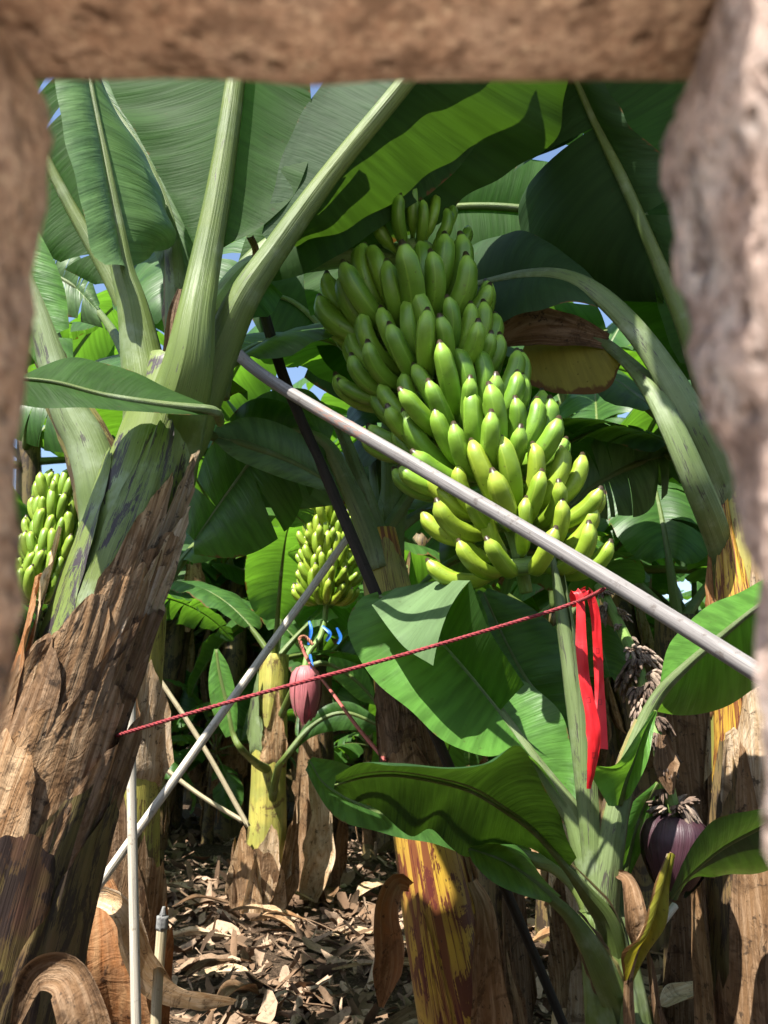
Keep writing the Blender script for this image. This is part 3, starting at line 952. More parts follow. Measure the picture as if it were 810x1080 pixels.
# ------------------------------------------------------------------ flower buds
def bud(label, tip, top, rad, mat, seed, stalkpts, stalkmat, stalkr, scars=0, yy=None):
    tip, top = np.array(tip), np.array(top)
    root = thing('flower_bud', label, 'flower bud', tuple(top))
    path = cr(np.array([top, tip]), 24)
    q = np.linspace(0, 1, 24)
    prof = np.interp(q, [0, .06, .25, .5, .75, .92, 1], [.35, .75, 1.0, .97, .70, .32, .04])
    mb = MB(); tube(mb, path, prof * rad, 18, wob=.06, seed=seed)
    mb.build('bud', M[mat], root)
    s = Stem(np.array([top, tip]), list(prof[::2] * rad), 24)
    for i in range(7):
        an = i * 2.4 + seed
        mbp = []
        V, U = [], []
        for a in range(12):
            for b in range(9):
                bb = b / 8 * 2 - 1
                qq = .03 + (.86 + .06 * (i % 3)) * a / 11
                V.append(s.at(qq, an + bb * .85 * (1 - .75 * (a / 11) ** 2), .004 + .0016 * i + (.012 if i == 6 else 0) * (a / 11) ** 2))
                U.append((a / 11 * .2, bb * .3 + i))
        MB().add(V, grid_faces(12, 9), U).build('bract', M[mat], root)
    mb = MB(); tube(mb, cr(stalkpts, 30), stalkr, 9, wob=.15)
    stk = mb.build('stalk', M[stalkmat], root)
    return root, stk

_, _ = bud('pink flower bud hanging under the small banana bunch with blue ties', P(322, 764, 4.66), P(322, 702, 4.66), .070, 'bud', 2,
           PL([(342, 655, 4.77), (338, 672, 4.74), (326, 688, 4.7), (322, 704, 4.66)]), 'rachis', [.018, .015, .018])
rs = random.Random(4)
b2, stk2 = bud('large dark purple flower bud on a stalk of withered flowers at the right', P(712, 946, 2.15), P(712, 858, 2.15), .068, 'bud_dark', 5,
               PL([(632, 618, 2.55), (652, 655, 2.45), (672, 700, 2.3), (688, 760, 2.2), (702, 820, 2.15), (712, 862, 2.15)]), 'rachis', [.014, .015, .016])
sp = cr(PL([(632, 618, 2.55), (652, 655, 2.45), (672, 700, 2.3), (688, 760, 2.2), (702, 820, 2.15), (712, 862, 2.15)]), 200)
Tt, Aa, Bb = frames(sp)
def flower_clump(c, T, d, size, n, mat, rs):
    mb = MB()
    side = np.cross(T, d)
    for k in range(n):
        a = rs.uniform(-1, 1) * 1.3
        dd = nz(d * math.cos(a) + side * math.sin(a) + T * rs.uniform(-.1, .9))
        p0 = c + side * rs.uniform(-.5, .5) * size
        l = size * rs.uniform(.6, 1.3)
        pts = np.array([p0, p0 + dd * l * .5, p0 + dd * l + T * l * .35 + np.array([0, 0, -l * .25])])
        tube(mb, cr(pts, 6), [size * .10, size * .13, size * .16, size * .05], 5)
    mb.build('withered_flowers', M[mat], b2)
for k, (i, cnt, sz, mt) in enumerate([(12, 14, .022, 'scar_pale'), (24, 26, .028, 'scar_pale'), (36, 22, .024, 'scar_pale'), (50, 16, .018, 'scar_pale'), (62, 18, .018, 'scar_pale'), (88, 60, .042, 'scar_pale'), (98, 60, .044, 'scar'), (108, 64, .044, 'scar_pale'), (118, 60, .042, 'scar'),
                                      (128, 50, .036, 'scar_pale'), (140, 46, .03, 'scar'), (150, 40, .028, 'scar'), (160, 36, .026, 'scar'), (170, 30, .024, 'scar'), (182, 30, .022, 'scar'), (193, 56, .042, 'scar_pale')]):
    a = k * 2.4
    d = nz(Aa[i] * (math.cos(a) * .6 + .5) + Bb[i] * math.sin(a))
    flower_clump(sp[i] + d * .012, Tt[i], d, sz, cnt, mt, rs)
for k in range(5):
    d = nz(Aa[192] * math.cos(k * 1.25) + Bb[192] * math.sin(k * 1.25))
    flower_clump(sp[192] + d * .022, -Tt[192] * .3, d, .034, 22, 'scar_pale' if k % 2 else 'scar', rs)
dead_strip(PL([(698, 775, 2.14), (700, 810, 2.12), (708, 838, 2.12)]), [.012, .035, .006], 'dry_dark', b2, 'withered_bract', seed=8, curl=.8)

# blue plastic ties under the mid bunch
t_ = thing('blue_tie', 'scraps of blue plastic tape tied under the small hanging bunch', 'plastic tie', tuple(P(345, 660, 4.66)))
for pts in ([(326, 655, 4.68), (328, 665, 4.66), (325, 680, 4.66)], [(340, 660, 4.66), (348, 668, 4.64), (344, 676, 4.66)], [(355, 662, 4.66), (359, 672, 4.66), (356, 679, 4.66)], [(327, 690, 4.64), (329, 705, 4.62), (327, 712, 4.62)]):
    dead_strip(PL(pts), [.006, .010, .007], 'blue', t_, 'tape', curl=.6, seed=pts[0][0])

# ================================================================== CENTRE PLANT
YC = 2.75
cp = thing('banana_plant', 'banana plant in the centre with a yellow trunk streaked dark red', 'banana plant', tuple(P(520, 1240, YC) * np.array([1, 1, 0])))
sc_ = Stem(PL([(535, 1330, YC), (497, 1120, YC), (472, 1000, YC), (450, 890, YC), (434, 800, YC), (422, 720, YC), (412, 640, YC), (402, 585, YC), (398, 560, YC)]),
           [x * pxm(YC) for x in (60, 50, 46, 39, 34, 29, 26, 25, 20)], 70)
pc = sc_.build('pseudostem', M['stem_yellow'], cp, 26, .05, 5)
for i, (a, b, an, w, mt, lf, fl) in enumerate([
        (.70, .84, -.2, 1.3, 'dry_dark', .005, .012), (.66, .80, .5, 1.1, 'dry', .008, .010), (.63, .77, -.5, 1.1, 'dry_dark', .011, .008), (.60, .73, .3, 1.3, 'dry_dark', .014, .008), (.585, .68, -.2, 1.3, 'dry', .017, .010),
        (.08, .36, 1.35, .6, 'dry', .012, .030), (.05, .26, 1.55, .7, 'dry_pale', .018, .045), (.16, .42, 1.0, .3, 'dry_orange', .004, .004), (.30, .52, 1.5, .5, 'dry_dark', .006, .016)]):
    sheath(sc_, a, b, an, w, mt, pc, lf, fl, seed=60 + i, jag=.35, n=24, m=22)
sheath(sc_, .78, .98, .2, 1.7, 'stem_yg', pc, .004, .004, seed=80, jag=.05, point=.3, name='leaf_base')
sheath(sc_, .04, .45, -.45, .28, 'stem_yellow', pc, .003, .002, seed=81, jag=.05, point=.2, name='leaf_base')
hero_leaf(cp, [(345, 470), (315, 455), (280, 470), (240, 520), (205, 570)], [(345, 480), (330, 510), (300, 560), (250, 585), (205, 585)], [(345, 462), (310, 430), (260, 425), (215, 480), (195, 560)],
          'leaf', pet=[(400, 600, 2.7), (388, 560, 2.7), (362, 500, 2.7)], Y=2.7, petw=(14, 11, 7, 4, 2), petmat='petiole_pale', seed=21, tears=2, bulge=.2)
hero_leaf(cp, [(350, 440), (330, 425), (300, 440), (270, 480), (250, 525)], [(352, 452), (345, 490), (385, 525), (330, 535), (255, 535)], [(345, 430), (320, 410), (270, 420), (240, 470), (240, 525)],
          'leaf_pale', pet=[(408, 590, 2.8), (385, 520, 2.8), (360, 455, 2.8)], Y=2.78, petw=(11, 9, 6, 4, 2), petmat='petiole_pale', seed=22)
hero_leaf(cp, [(412, 430), (410, 340), (400, 250), (390, 150)], [(402, 430), (340, 370), (320, 280), (340, 170)], [(420, 430), (470, 350), (480, 260), (440, 160)],
          'leaf', pet=[(412, 590, 2.82), (414, 520, 2.9)], Y=2.95, under=True, petw=(14, 12, 8, 5, 3), seed=23, tears=2)
hero_leaf(cp, [(440, 470), (490, 410), (560, 370), (640, 350)], [(430, 460), (470, 370), (550, 320), (630, 320)], [(445, 480), (510, 460), (580, 420), (645, 370)],
          'leaf', pet=[(410, 590, 2.85), (425, 520, 3.)], Y=3.1, under=True, petw=(11, 9, 6, 4, 2), seed=24, tears=3)

# ================================================================== YOUNG PLANT (right foreground)
YS = 2.1
sp_ = thing('banana_plant', 'young banana sucker at the lower right with fresh green leaves and a rolled new leaf', 'banana plant', tuple(P(655, 1260, YS) * np.array([1, 1, 0])))
ss = Stem(PL([(672, 1380, YS), (662, 1180, YS), (650, 1080, YS), (640, 1010, YS), (632, 960, YS)]), [x * pxm(YS) for x in (44, 38, 34, 28, 20)], 40)
psu = ss.build('pseudostem', M['petiole'], sp_, 20, .07, 8)
for i, (a, b, an, w) in enumerate([(.3, .9, -.6, .9), (.35, 1., .7, .9), (.2, .8, .1, .8)]):
    sheath(ss, a, b, an, w, 'petiole_pale' if i == 1 else 'petiole', psu, .005, .010, jag=.03, seed=90 + i, point=.5, name='leaf_base')
sheath(ss, .45, .95, 1.2, .7, 'dry_dark', psu, .010, .030, jag=.3, seed=95)
# A: big bright leaf
hA = hero_leaf(sp_, [(604, 857, 2.12), (566, 805, 2.14), (528, 749, 2.18), (490, 703, 2.22), (455, 664, 2.26), (425, 640, 2.28), (400, 628, 2.28)],
          [(604, 862, 2.12), (575, 815, 2.06), (548, 793, 2.04), (513, 797, 2.05), (472, 783, 2.08), (435, 753, 2.12), (394, 716, 2.18), (372, 680, 2.22), (367, 655, 2.25), (380, 632, 2.28), (398, 624, 2.28)],
          [(608, 850, 2.12), (603, 790, 2.16), (590, 749, 2.18), (555, 720, 2.22), (528, 712, 2.24), (521, 695, 2.26), (516, 660, 2.28), (508, 634, 2.3), (492, 613, 2.32), (450, 614, 2.32), (405, 624, 2.3)],
          'leaf_bright', pet=[(640, 985, 2.1), (628, 930, 2.1), (615, 885, 2.11)], petw=(15, 14, 9, 5, 4, 3, 2), petmat='petiole_pale', seed=31, bulge=-.05, wave=.02, n=80)
# its rolled over tip: pale underside
mbt = MB()
a_ = cr(PL([(417, 620, 2.26), (455, 614, 2.26), (496, 612, 2.03)]), 44); b_ = cr(PL([(398, 634, 2.2), (430, 660, 2.10), (466, 640, 2.0)]), 44); c_ = cr(PL([(392, 638, 2.18), (424, 680, 2.08), (457, 702, 2.01)]), 44)
V = []; U = []
for i in range(44):
    for j in range(24):
        q = j / 23
        V.append(a_[i] * (1 - q) ** 2 + b_[i] * 2 * q * (1 - q) + c_[i] * q * q); U.append((i / 43 * .35, .1 + .85 * q))
V = [p + np.array([0, 1, 0]) * .012 * mnoise.noise(Vector(p * 14)) for p in V]
mbt.add(V, grid_faces(44, 24), U); flip_if(mbt, True)
mbt.build('curled_tip', M['leaf_bright'], hA)
# dark right lobe that folds up and shades the leaf
mbt = MB()
a_ = cr(PL([(455, 664, 2.25), (490, 703, 2.21), (528, 749, 2.17)]), 44)
b_ = cr(PL([(476, 640, 2.10), (500, 690, 2.08), (540, 735, 2.1)]), 44)
c_ = cr(PL([(496, 612, 2.02), (516, 664, 2.02), (553, 722, 2.06)]), 44)
V = []; U = []
for i in range(44):
    for j in range(22):
        q = j / 21
        V.append(a_[i] * (1 - q) ** 2 + b_[i] * 2 * q * (1 - q) + c_[i] * q * q); U.append((.3 + i / 43 * .35, .04 + .9 * q))
mbt.add(V, grid_faces(44, 22), U); flip_if(mbt, True)
mbt.build('folded_lobe', M['leaf'], hA)
# leaf behind the rolled spear
hero_leaf(sp_, [(602, 800, 2.45), (575, 745, 2.45), (554, 715, 2.45), (530, 670, 2.5), (510, 625, 2.5)], [(598, 805, 2.4), (540, 760, 2.4), (505, 700, 2.45), (490, 640, 2.5), (505, 622, 2.5)],
          [(608, 790, 2.45), (618, 720, 2.45), (600, 680, 2.45), (560, 640, 2.5), (515, 620, 2.5)], 'leaf', pet=[(640, 980, 2.15), (622, 880, 2.35)], petw=(10, 8, 5, 3, 2), seed=32)
# rolled new leaf
mb = MB(); tube(mb, cr(PL([(634, 985, 2.08), (624, 890, 2.08), (612, 780, 2.08), (598, 680, 2.08), (583, 588, 2.08)]), 50), [12 * pxm(YS), 11 * pxm(YS), 10.5 * pxm(YS), 10 * pxm(YS), 8 * pxm(YS), 3 * pxm(YS)], 14, wob=.04)
# spiral seam of the roll
pth = cr(PL([(630, 960, 2.08), (624, 890, 2.08), (612, 780, 2.08), (598, 680, 2.08), (586, 606, 2.08)]), 50)
T, A, B = frames(pth)
V = []; U = []
for i in range(50):
    for j in range(8):
        a = -1.6 + 2.6 * (i / 49) + j / 7 * 1.6
        V.append(pth[i] + (A[i] * math.cos(a) + B[i] * math.sin(a)) * (10.9 * pxm(YS) * (1 - .25 * (i / 49) ** 4) + .0025 + .002 * (j / 7) ** 2)); U.append((i / 49 * .7, j / 7 * .25))
mb.add(V, grid_faces(50, 8), U)
o = mb.build('leaf', M['petiole_pale'], sp_); o['label'] = 'new leaf still rolled into a spear'
# B: dark leaf in front
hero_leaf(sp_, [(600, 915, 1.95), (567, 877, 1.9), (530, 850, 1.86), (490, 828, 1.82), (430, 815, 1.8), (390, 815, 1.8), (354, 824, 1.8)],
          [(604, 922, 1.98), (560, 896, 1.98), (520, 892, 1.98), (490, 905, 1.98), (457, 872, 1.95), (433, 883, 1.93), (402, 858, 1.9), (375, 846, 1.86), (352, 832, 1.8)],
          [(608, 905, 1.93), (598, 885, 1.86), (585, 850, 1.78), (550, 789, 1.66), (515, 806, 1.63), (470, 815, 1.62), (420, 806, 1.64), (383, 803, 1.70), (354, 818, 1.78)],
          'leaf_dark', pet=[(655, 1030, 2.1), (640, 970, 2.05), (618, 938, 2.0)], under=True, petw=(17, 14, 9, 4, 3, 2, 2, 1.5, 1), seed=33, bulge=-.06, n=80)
# behind B: another with a lit margin
hero_leaf(sp_, [(560, 905, 2.3), (480, 880, 2.3), (400, 858, 2.3), (345, 830, 2.3), (326, 802, 2.3)], [(560, 915, 2.25), (480, 897, 2.2), (410, 880, 2.2), (350, 858, 2.2), (322, 812, 2.28)], [(560, 895, 2.35), (480, 850, 2.4), (410, 825, 2.4), (360, 805, 2.4), (330, 798, 2.32)],
          'leaf', pet=[(650, 1050, 2.15), (620, 950, 2.2), (590, 915, 2.25)], petw=(11, 9, 6, 4, 2), seed=34)
# D: small lower leaf
hero_leaf(sp_, [(584, 948, 1.98), (560, 928, 1.96), (530, 908, 1.95), (495, 895, 1.95)], [(580, 952, 1.96), (552, 944, 1.9), (520, 930, 1.9), (500, 912, 1.92), (494, 898, 1.95)], [(592, 945, 2.0), (572, 925, 2.02), (548, 896, 2.02), (525, 886, 2.0), (497, 893, 1.96)],
          'leaf', pet=[(660, 1080, 2.06), (630, 1010, 2.02), (606, 970, 2.0)], petw=(16, 14, 7, 4, 2), seed=35)
# C: leaf to the right edge, lit above its midrib
hero_leaf(sp_, [(694, 735, 2.06), (722, 705, 2.02), (760, 672, 1.96), (800, 640, 1.9), (850, 605, 1.84)], [(695, 728, 2.08), (702, 690, 2.1), (714, 668, 2.1), (745, 640, 2.05), (780, 625, 2.0), (815, 607, 1.95), (852, 600, 1.86)],
          [(688, 750, 2.10), (730, 754, 2.17), (762, 747, 2.15), (792, 730, 2.10), (815, 712, 2.04), (855, 640, 1.92)], 'leaf_bright', pet=[(634, 990, 2.08), (640, 920, 2.06), (650, 855, 2.06), (672, 780, 2.07)], petw=(16, 15, 12, 8, 5, 3, 2), petmat='petiole_pale', seed=36, bulge=.03)
hero_leaf(sp_, [(652, 848, 2.04), (664, 815, 2.02), (680, 770, 2.02), (692, 750, 2.04)], [(642, 850, 2.0), (622, 810, 1.98), (648, 806, 1.95), (674, 772, 1.98), (688, 750, 2.02)], [(658, 846, 2.06), (668, 835, 2.0), (684, 800, 1.98), (692, 755, 2.02)],
          'leaf_bright', petw=(5, 3, 2), seed=37, bulge=.1)
# H: small leaf beside the bud
hero_leaf(sp_, [(658, 925, 2.16), (668, 880, 2.16), (680, 848, 2.18), (694, 826, 2.2)], [(650, 925, 2.16), (652, 880, 2.12), (664, 850, 2.14), (692, 825, 2.2)], [(664, 925, 2.16), (682, 885, 2.2), (694, 858, 2.22), (697, 828, 2.22)], 'leaf_bright', pet=[(655, 1010, 2.12), (656, 965, 2.15)], petw=(9, 6, 3, 2), seed=38)
# yellow dying leaf
hero_leaf(sp_, [(664, 1030, 1.98), (672, 1000, 1.97), (690, 960, 1.96), (700, 930, 1.96), (708, 899, 1.96)], [(658, 1035, 1.98), (656, 1005, 1.94), (676, 985, 1.93), (690, 935, 1.94), (703, 900, 1.96)], [(668, 1035, 1.98), (682, 1005, 2.), (702, 975, 1.99), (705, 935, 1.98), (712, 902, 1.97)],
          'leaf_yellow', pet=[(668, 1130, 2.05), (664, 1075, 2.02)], petw=(7, 6, 4, 2, 1), petmat='dry', seed=39, bulge=.25, label='small yellow dying leaf')

# ================================================================== RIGHT PLANT
YR = 2.35
rp = thing('banana_plant', 'banana plant at the right edge with broad pale leaf stalks and a half dead trunk', 'banana plant', tuple(P(830, 1260, YR) * np.array([1, 1, 0])))
sr = Stem(PL([(850, 1400, YR), (832, 1120, YR), (818, 960, YR), (808, 820, YR), (798, 700, YR), (786, 600, YR), (776, 530, YR), (768, 480, YR)]), [x * pxm(YR) for x in (72, 62, 58, 54, 50, 44, 36, 28)], 60)
pr = sr.build('pseudostem', M['stem_yg'], rp, 24, .07, 11)
for i, (a, b, an, w, mt, lf, fl) in enumerate([
        (.72, .97, -.75, .55, 'stem_yellow', .006, .004), (.66, .90, -.1, .6, 'dry_pale', .006, .02), (.64, .86, -1.3, .5, 'dry_orange', .010, .008), (.58, .80, .2, .7, 'dry_pale', .012, .02), (.55, .74, -1.0, .6, 'stem_yellow', .014, .004), (.5, .70, -.5, .75, 'dry_pale', .018, .02),
        (.30, .66, -1.0, .9, 'stem_brown', .022, .006), (.22, .64, 0, 1.0, 'dry_dark', .026, .012), (.0, .56, -.7, 1.1, 'dry_dark', .03, .012), (.0, .5, -1.5, .6, 'dry', .034, .03)]):
    sheath(sr, a, b, an, w, mt, pr, lf, fl, seed=120 + i, jag=.32, n=24, m=22)
# broad stalk arching left
hero_leaf(rp, [(640, 318, 2.2), (598, 293, 2.25), (555, 290, 2.35), (505, 300, 2.5), (470, 310, 2.6)], [(640, 310, 2.2), (600, 270, 2.3), (550, 245, 2.45), (490, 262, 2.6), (465, 300, 2.65)], [(650, 330, 2.2), (605, 318, 2.2), (560, 330, 2.25), (505, 345, 2.4), (470, 325, 2.6)],
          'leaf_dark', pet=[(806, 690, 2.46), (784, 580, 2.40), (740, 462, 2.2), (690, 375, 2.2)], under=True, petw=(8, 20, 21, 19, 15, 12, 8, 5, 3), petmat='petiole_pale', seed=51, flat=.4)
hero_leaf(rp, [(650, 372, 2.4), (622, 356, 2.45), (590, 352, 2.5), (555, 360, 2.55)], [(655, 385, 2.4), (640, 410, 2.4), (595, 415, 2.45), (548, 405, 2.5)], [(645, 365, 2.4), (615, 345, 2.5), (580, 338, 2.55), (540, 345, 2.6)],
          'leaf_yellow', pet=[(795, 720, 2.46), (768, 600, 2.36), (733, 505, 2.16), (690, 415, 2.2)], under=True, petw=(8, 15, 16, 13, 10, 7, 4), petmat='petiole_pale', seed=52, flat=.5, label='yellowing leaf with a brown torn margin')
dead_strip(PL([(640, 362, 2.42), (600, 352, 2.44), (560, 350, 2.46), (520, 362, 2.5)]), [.03, .06, .075, .02], 'dry_dark', rp, 'dry_leaf', seed=5, curl=.8)
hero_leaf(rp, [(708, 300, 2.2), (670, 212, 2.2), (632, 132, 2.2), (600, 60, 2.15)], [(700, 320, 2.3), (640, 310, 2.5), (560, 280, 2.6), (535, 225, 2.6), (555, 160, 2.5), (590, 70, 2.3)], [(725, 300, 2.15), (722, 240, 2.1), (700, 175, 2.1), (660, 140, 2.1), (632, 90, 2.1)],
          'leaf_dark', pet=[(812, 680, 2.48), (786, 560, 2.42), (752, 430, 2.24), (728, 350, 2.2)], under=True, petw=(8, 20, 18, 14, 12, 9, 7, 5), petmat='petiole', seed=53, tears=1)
hero_leaf(rp, [(770, 190, 2.7), (710, 150, 2.7), (650, 115, 2.75), (580, 90, 2.8), (500, 90, 2.8)], [(770, 230), (700, 200), (640, 165), (570, 140), (495, 110)], [(770, 150), (715, 100), (650, 70), (580, 50), (500, 70)],
          'leaf', pet=[(800, 480, 2.4), (800, 350, 2.5), (790, 240, 2.6)], Y=2.75, under=True, petw=(14, 12, 9, 6, 4), seed=54, tears=2)
hero_leaf(rp, [(690, 300, 2.8), (640, 250, 2.8), (570, 225, 2.8), (480, 220, 2.8), (400, 240, 2.8)], [(690, 320), (640, 305), (570, 300), (480, 300), (410, 285)], [(690, 280), (640, 200), (570, 165), (480, 160), (400, 200)],
          'leaf', pet=[(775, 500, 2.4), (740, 380, 2.6)], Y=2.8, under=True, petw=(14, 11, 8, 5, 3), seed=55, tears=1)
hero_leaf(rp, [(705, 480, 2.9), (670, 490, 2.9), (630, 510, 2.9), (600, 535, 2.9)], [(705, 520), (680, 540), (640, 545), (602, 545)], [(705, 470), (670, 450), (630, 460), (595, 520)], 'leaf_pale', pet=[(770, 560, 2.4), (740, 500, 2.7)], Y=2.9, petw=(12, 8, 5, 3), seed=56, tears=6, droop=.4)
# dark leaf coming in from the right, in front of the bud
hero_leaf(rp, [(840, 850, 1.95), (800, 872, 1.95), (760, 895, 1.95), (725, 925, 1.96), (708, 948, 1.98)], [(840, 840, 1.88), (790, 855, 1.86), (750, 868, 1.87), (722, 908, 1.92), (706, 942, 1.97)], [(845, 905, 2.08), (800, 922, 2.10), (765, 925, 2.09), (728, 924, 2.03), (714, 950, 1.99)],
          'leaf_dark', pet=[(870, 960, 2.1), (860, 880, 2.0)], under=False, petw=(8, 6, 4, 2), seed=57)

# ================================================================== PLANTS OF THE ROWS BEHIND
def background_plant(name_label, seed, h=2.0, r=.105, n_leaves=8, lean=0., group='banana plants of the rows behind', stem='stem_brown', skirts=4, scale_leaf=1., lmin=-.5):
    rs = random.Random(seed)
    root = thing('banana_plant', name_label, 'banana plant', (0, 0, 0), group)
    lx, ly = math.cos(seed) * lean, math.sin(seed) * lean
    stp = Stem(np.array([(0, 0, -.05), (lx * .25, ly * .25, h * .33), (lx * .6, ly * .6, h * .66), (lx, ly, h)]), [r * 1.25, r * 1.05, r * .9, r * .62], 30)
    s = stp.build('pseudostem', M[stem], root, 14, .10, seed)
    for k in range(7):
        t0 = rs.uniform(.0, .62)
        sheath(stp, t0, t0 + rs.uniform(.2, .36), rs.uniform(-3, 3), rs.uniform(.6, 1.2), rs.choice(['dry', 'dry_dark', 'dry_dark', 'dry_pale']), s, .008 + .002 * k, rs.uniform(.015, .05), seed=seed * 10 + k, n=12, m=12, jag=.35)
    for k in range(skirts):                       # dead leaves hanging down the trunk
        a = rs.uniform(0, 6.28)
        d = np.array([math.cos(a), math.sin(a), 0])
        z0 = h * rs.uniform(.5, .9)
        c = np.array([lx * z0 / h, ly * z0 / h, 0])
        ln = min(z0 - .15, rs.uniform(.5, 1.1))
        pts = np.array([c + d * r + (0, 0, z0), c + d * (r + .10) + (0, 0, z0 - .02), c + d * (r + .13) + (0, 0, z0 - ln * .4), c + d * (r + .07) + (0, 0, z0 - ln)])
        dead_strip(pts, [.03, .05, .09, .05, .02], rs.choice(['dry', 'dry_dark']), root, 'dry_leaf', curl=1.3, seed=seed + k, ref=tuple(d), n=16, m=7)
    az = rs.uniform(0, 6.28)
    top = np.array([lx, ly, h])
    for k in range(n_leaves):
        q = k / (n_leaves - 1)
        az += 2.4 + rs.uniform(-.25, .25)
        el = lmin + (1.35 - lmin) * q ** .8 + rs.uniform(-.1, .1)
        ln = rs.uniform(1.5, 2.0) * (1 - .25 * abs(q - .5)) * scale_leaf
        param_leaf(root, top + np.array([math.cos(az) * r * .4, math.sin(az) * r * .4, -.25 * (1 - q)]), az, el, ln, rs.uniform(.24, .32) * scale_leaf, (M['leaf_back'], M['petiole']),
                   bend=rs.uniform(.9, 1.7), fold=rs.uniform(.05, .6), drp=rs.uniform(.15, .7), tears=rs.choice([1, 3, 6, 10]), seed=seed * 31 + k, gap=rs.uniform(.1, .5), twist=rs.uniform(-.5, .5))
    return root

def copy_tree(o, parent=None):
    c = link(o.copy())
    if parent is not None:
        c.parent = parent
    for ch in list(o.children):
        copy_tree(ch, c)
    return c

GEN = 'banana plant with drooping green leaves in the shaded rows behind'
protos = [background_plant(GEN, s, h=rs_h, lean=.2) for s, rs_h in ((101, 1.9), (102, 2.2), (103, 2.45), (104, 2.0))]
used = [False] * 4

def put(kind, x, y, rz, sc=1., label=None, group='banana plants of the rows behind'):
    if not used[kind]:
        o = protos[kind]; used[kind] = True
    else:
        o = copy_tree(protos[kind])
    o.location = (x, y, 0); o.rotation_euler = (0, 0, rz); o.scale = (sc,) * 3
    o['label'] = label or GEN
    if group:
        o['group'] = group
    elif 'group' in o:
        del o['group']
    return o

def gx(px, Y):
    return P(px, 950, Y)[0]

# more crown leaves on the near plants, reaching back and up
def crown(root, top, lst, mat, sd):
    for k, (az, el, ln, wd, bend) in enumerate(lst):
        param_leaf(root, top, az, el, ln, wd, (M[mat if k % 3 else 'leaf'], M['petiole']), bend=bend, fold=.3, drp=.4, tears=(0, 2, 4)[k % 3], seed=sd + k, twist=rng.uniform(-.4, .4), n=44)
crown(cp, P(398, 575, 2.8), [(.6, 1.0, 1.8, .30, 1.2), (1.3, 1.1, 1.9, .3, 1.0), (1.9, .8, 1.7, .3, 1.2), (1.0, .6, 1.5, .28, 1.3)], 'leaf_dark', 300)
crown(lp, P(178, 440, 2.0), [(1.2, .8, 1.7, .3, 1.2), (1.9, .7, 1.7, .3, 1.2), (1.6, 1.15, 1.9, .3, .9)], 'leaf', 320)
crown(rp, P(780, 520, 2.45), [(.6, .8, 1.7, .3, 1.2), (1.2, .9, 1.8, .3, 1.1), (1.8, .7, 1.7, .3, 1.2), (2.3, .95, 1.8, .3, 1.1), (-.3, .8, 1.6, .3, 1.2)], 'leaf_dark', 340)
hero_leaf(lp, [(105, 330), (75, 300), (40, 285), (0, 280)], [(108, 345), (75, 335), (35, 330), (-5, 300)], [(104, 318), (82, 268), (45, 250), (0, 262)], 'leaf_pale', pet=[(160, 450, 2.2), (130, 370, 2.5)], Y=2.8, petw=(8, 6, 4, 2), seed=74, tears=7, droop=.35)
hero_leaf(lp, [(95, 470), (65, 440), (35, 425), (0, 430)], [(96, 480), (65, 475), (30, 468), (-5, 450)], [(94, 462), (70, 415), (40, 395), (0, 410)], 'leaf', pet=[(140, 560, 2.2), (115, 505, 2.5)], Y=2.8, petw=(8, 6, 4, 2), seed=75, tears=3)
hero_leaf(cp, [(385, 420), (350, 360), (310, 320), (270, 310)], [(375, 430), (330, 400), (290, 370), (262, 330)], [(395, 410), (370, 330), (325, 285), (275, 290)], 'leaf_dark', pet=[(402, 590, 2.9), (398, 500, 3.1)], Y=3.3, under=True, petw=(12, 9, 6, 4, 2), seed=76, tears=2)
# unseen leaves added above the frame to shade the big leaf below
def over(root, pts, w, sd):
    A = cr(np.array(pts, float), 50); T = nz(np.gradient(A, axis=0)); side = nz(np.cross(T, (0, 0, 1.)))
    W_ = (w * width_profile(np.linspace(.02, .99, 50)))[:, None]
    N = nz(np.cross(side, T)); mb = MB(); rs = random.Random(sd)
    for sg in (-1, 1):
        half_blade(mb, A, A + side * sg * W_ - N * W_ * .2, N, sg, .1, .03, [rs.randint(5, 45) for _ in range(2)], rs, m=6, droop=.1, phase=sd)
    f = mb.f[40]; V = np.concatenate(mb.v)
    if np.cross(V[f[1]] - V[f[0]], V[f[2]] - V[f[0]])[2] < 0:
        mb.f = [list(x[::-1]) for x in mb.f]
    o = mb.build('leaf', M['leaf'], root)
    mb = MB(); tube(mb, A - (0, 0, .006), [.02, .012, .004], 8); mb.build('midrib', M['petiole'], o)
over(rp, [(.95, 2.4, 2.2), (.95, 2.2, 3.0), (.75, 1.9, 3.5), (.4, 1.5, 3.75), (.0, 1.2, 3.75)], .30, 3)

over(rp, [(.95, 2.5, 2.2), (.88, 2.38, 3.0), (.62, 2.12, 3.42), (.30, 2.05, 3.48), (-.10, 2.0, 3.38)], .25, 6)  # added only to shade the right half of that leaf
br = random.Random(12)
spots = []
for row, Y in enumerate((5.0, 6.6, 8.4, 10.2, 12.2, 14.5)):
    n = int(3 + Y * .55)
    for k in range(n):
        x = (-1 + 2 * (k + .5) / n) * (Y * .62 + .8) + br.uniform(-.3, .3)
        spots.append((x, Y + br.uniform(-.4, .4)))
for x, y in spots:
    if -2.3 < x < .3 and y < 8.2:                # keep the open ground seen in the middle
        continue
    if br.random() < (.45 if y < 9 else .15):
        continue
    put(br.randrange(4), x, y, br.uniform(0, 6.28), br.uniform(.9, 1.15))
for k_ in range(15):
    put(k_ % 4, -13 + 26 * k_ / 14 + br.uniform(-.5, .5), br.uniform(16.5, 20), br.uniform(0, 6.28), br.uniform(1.1, 1.5))
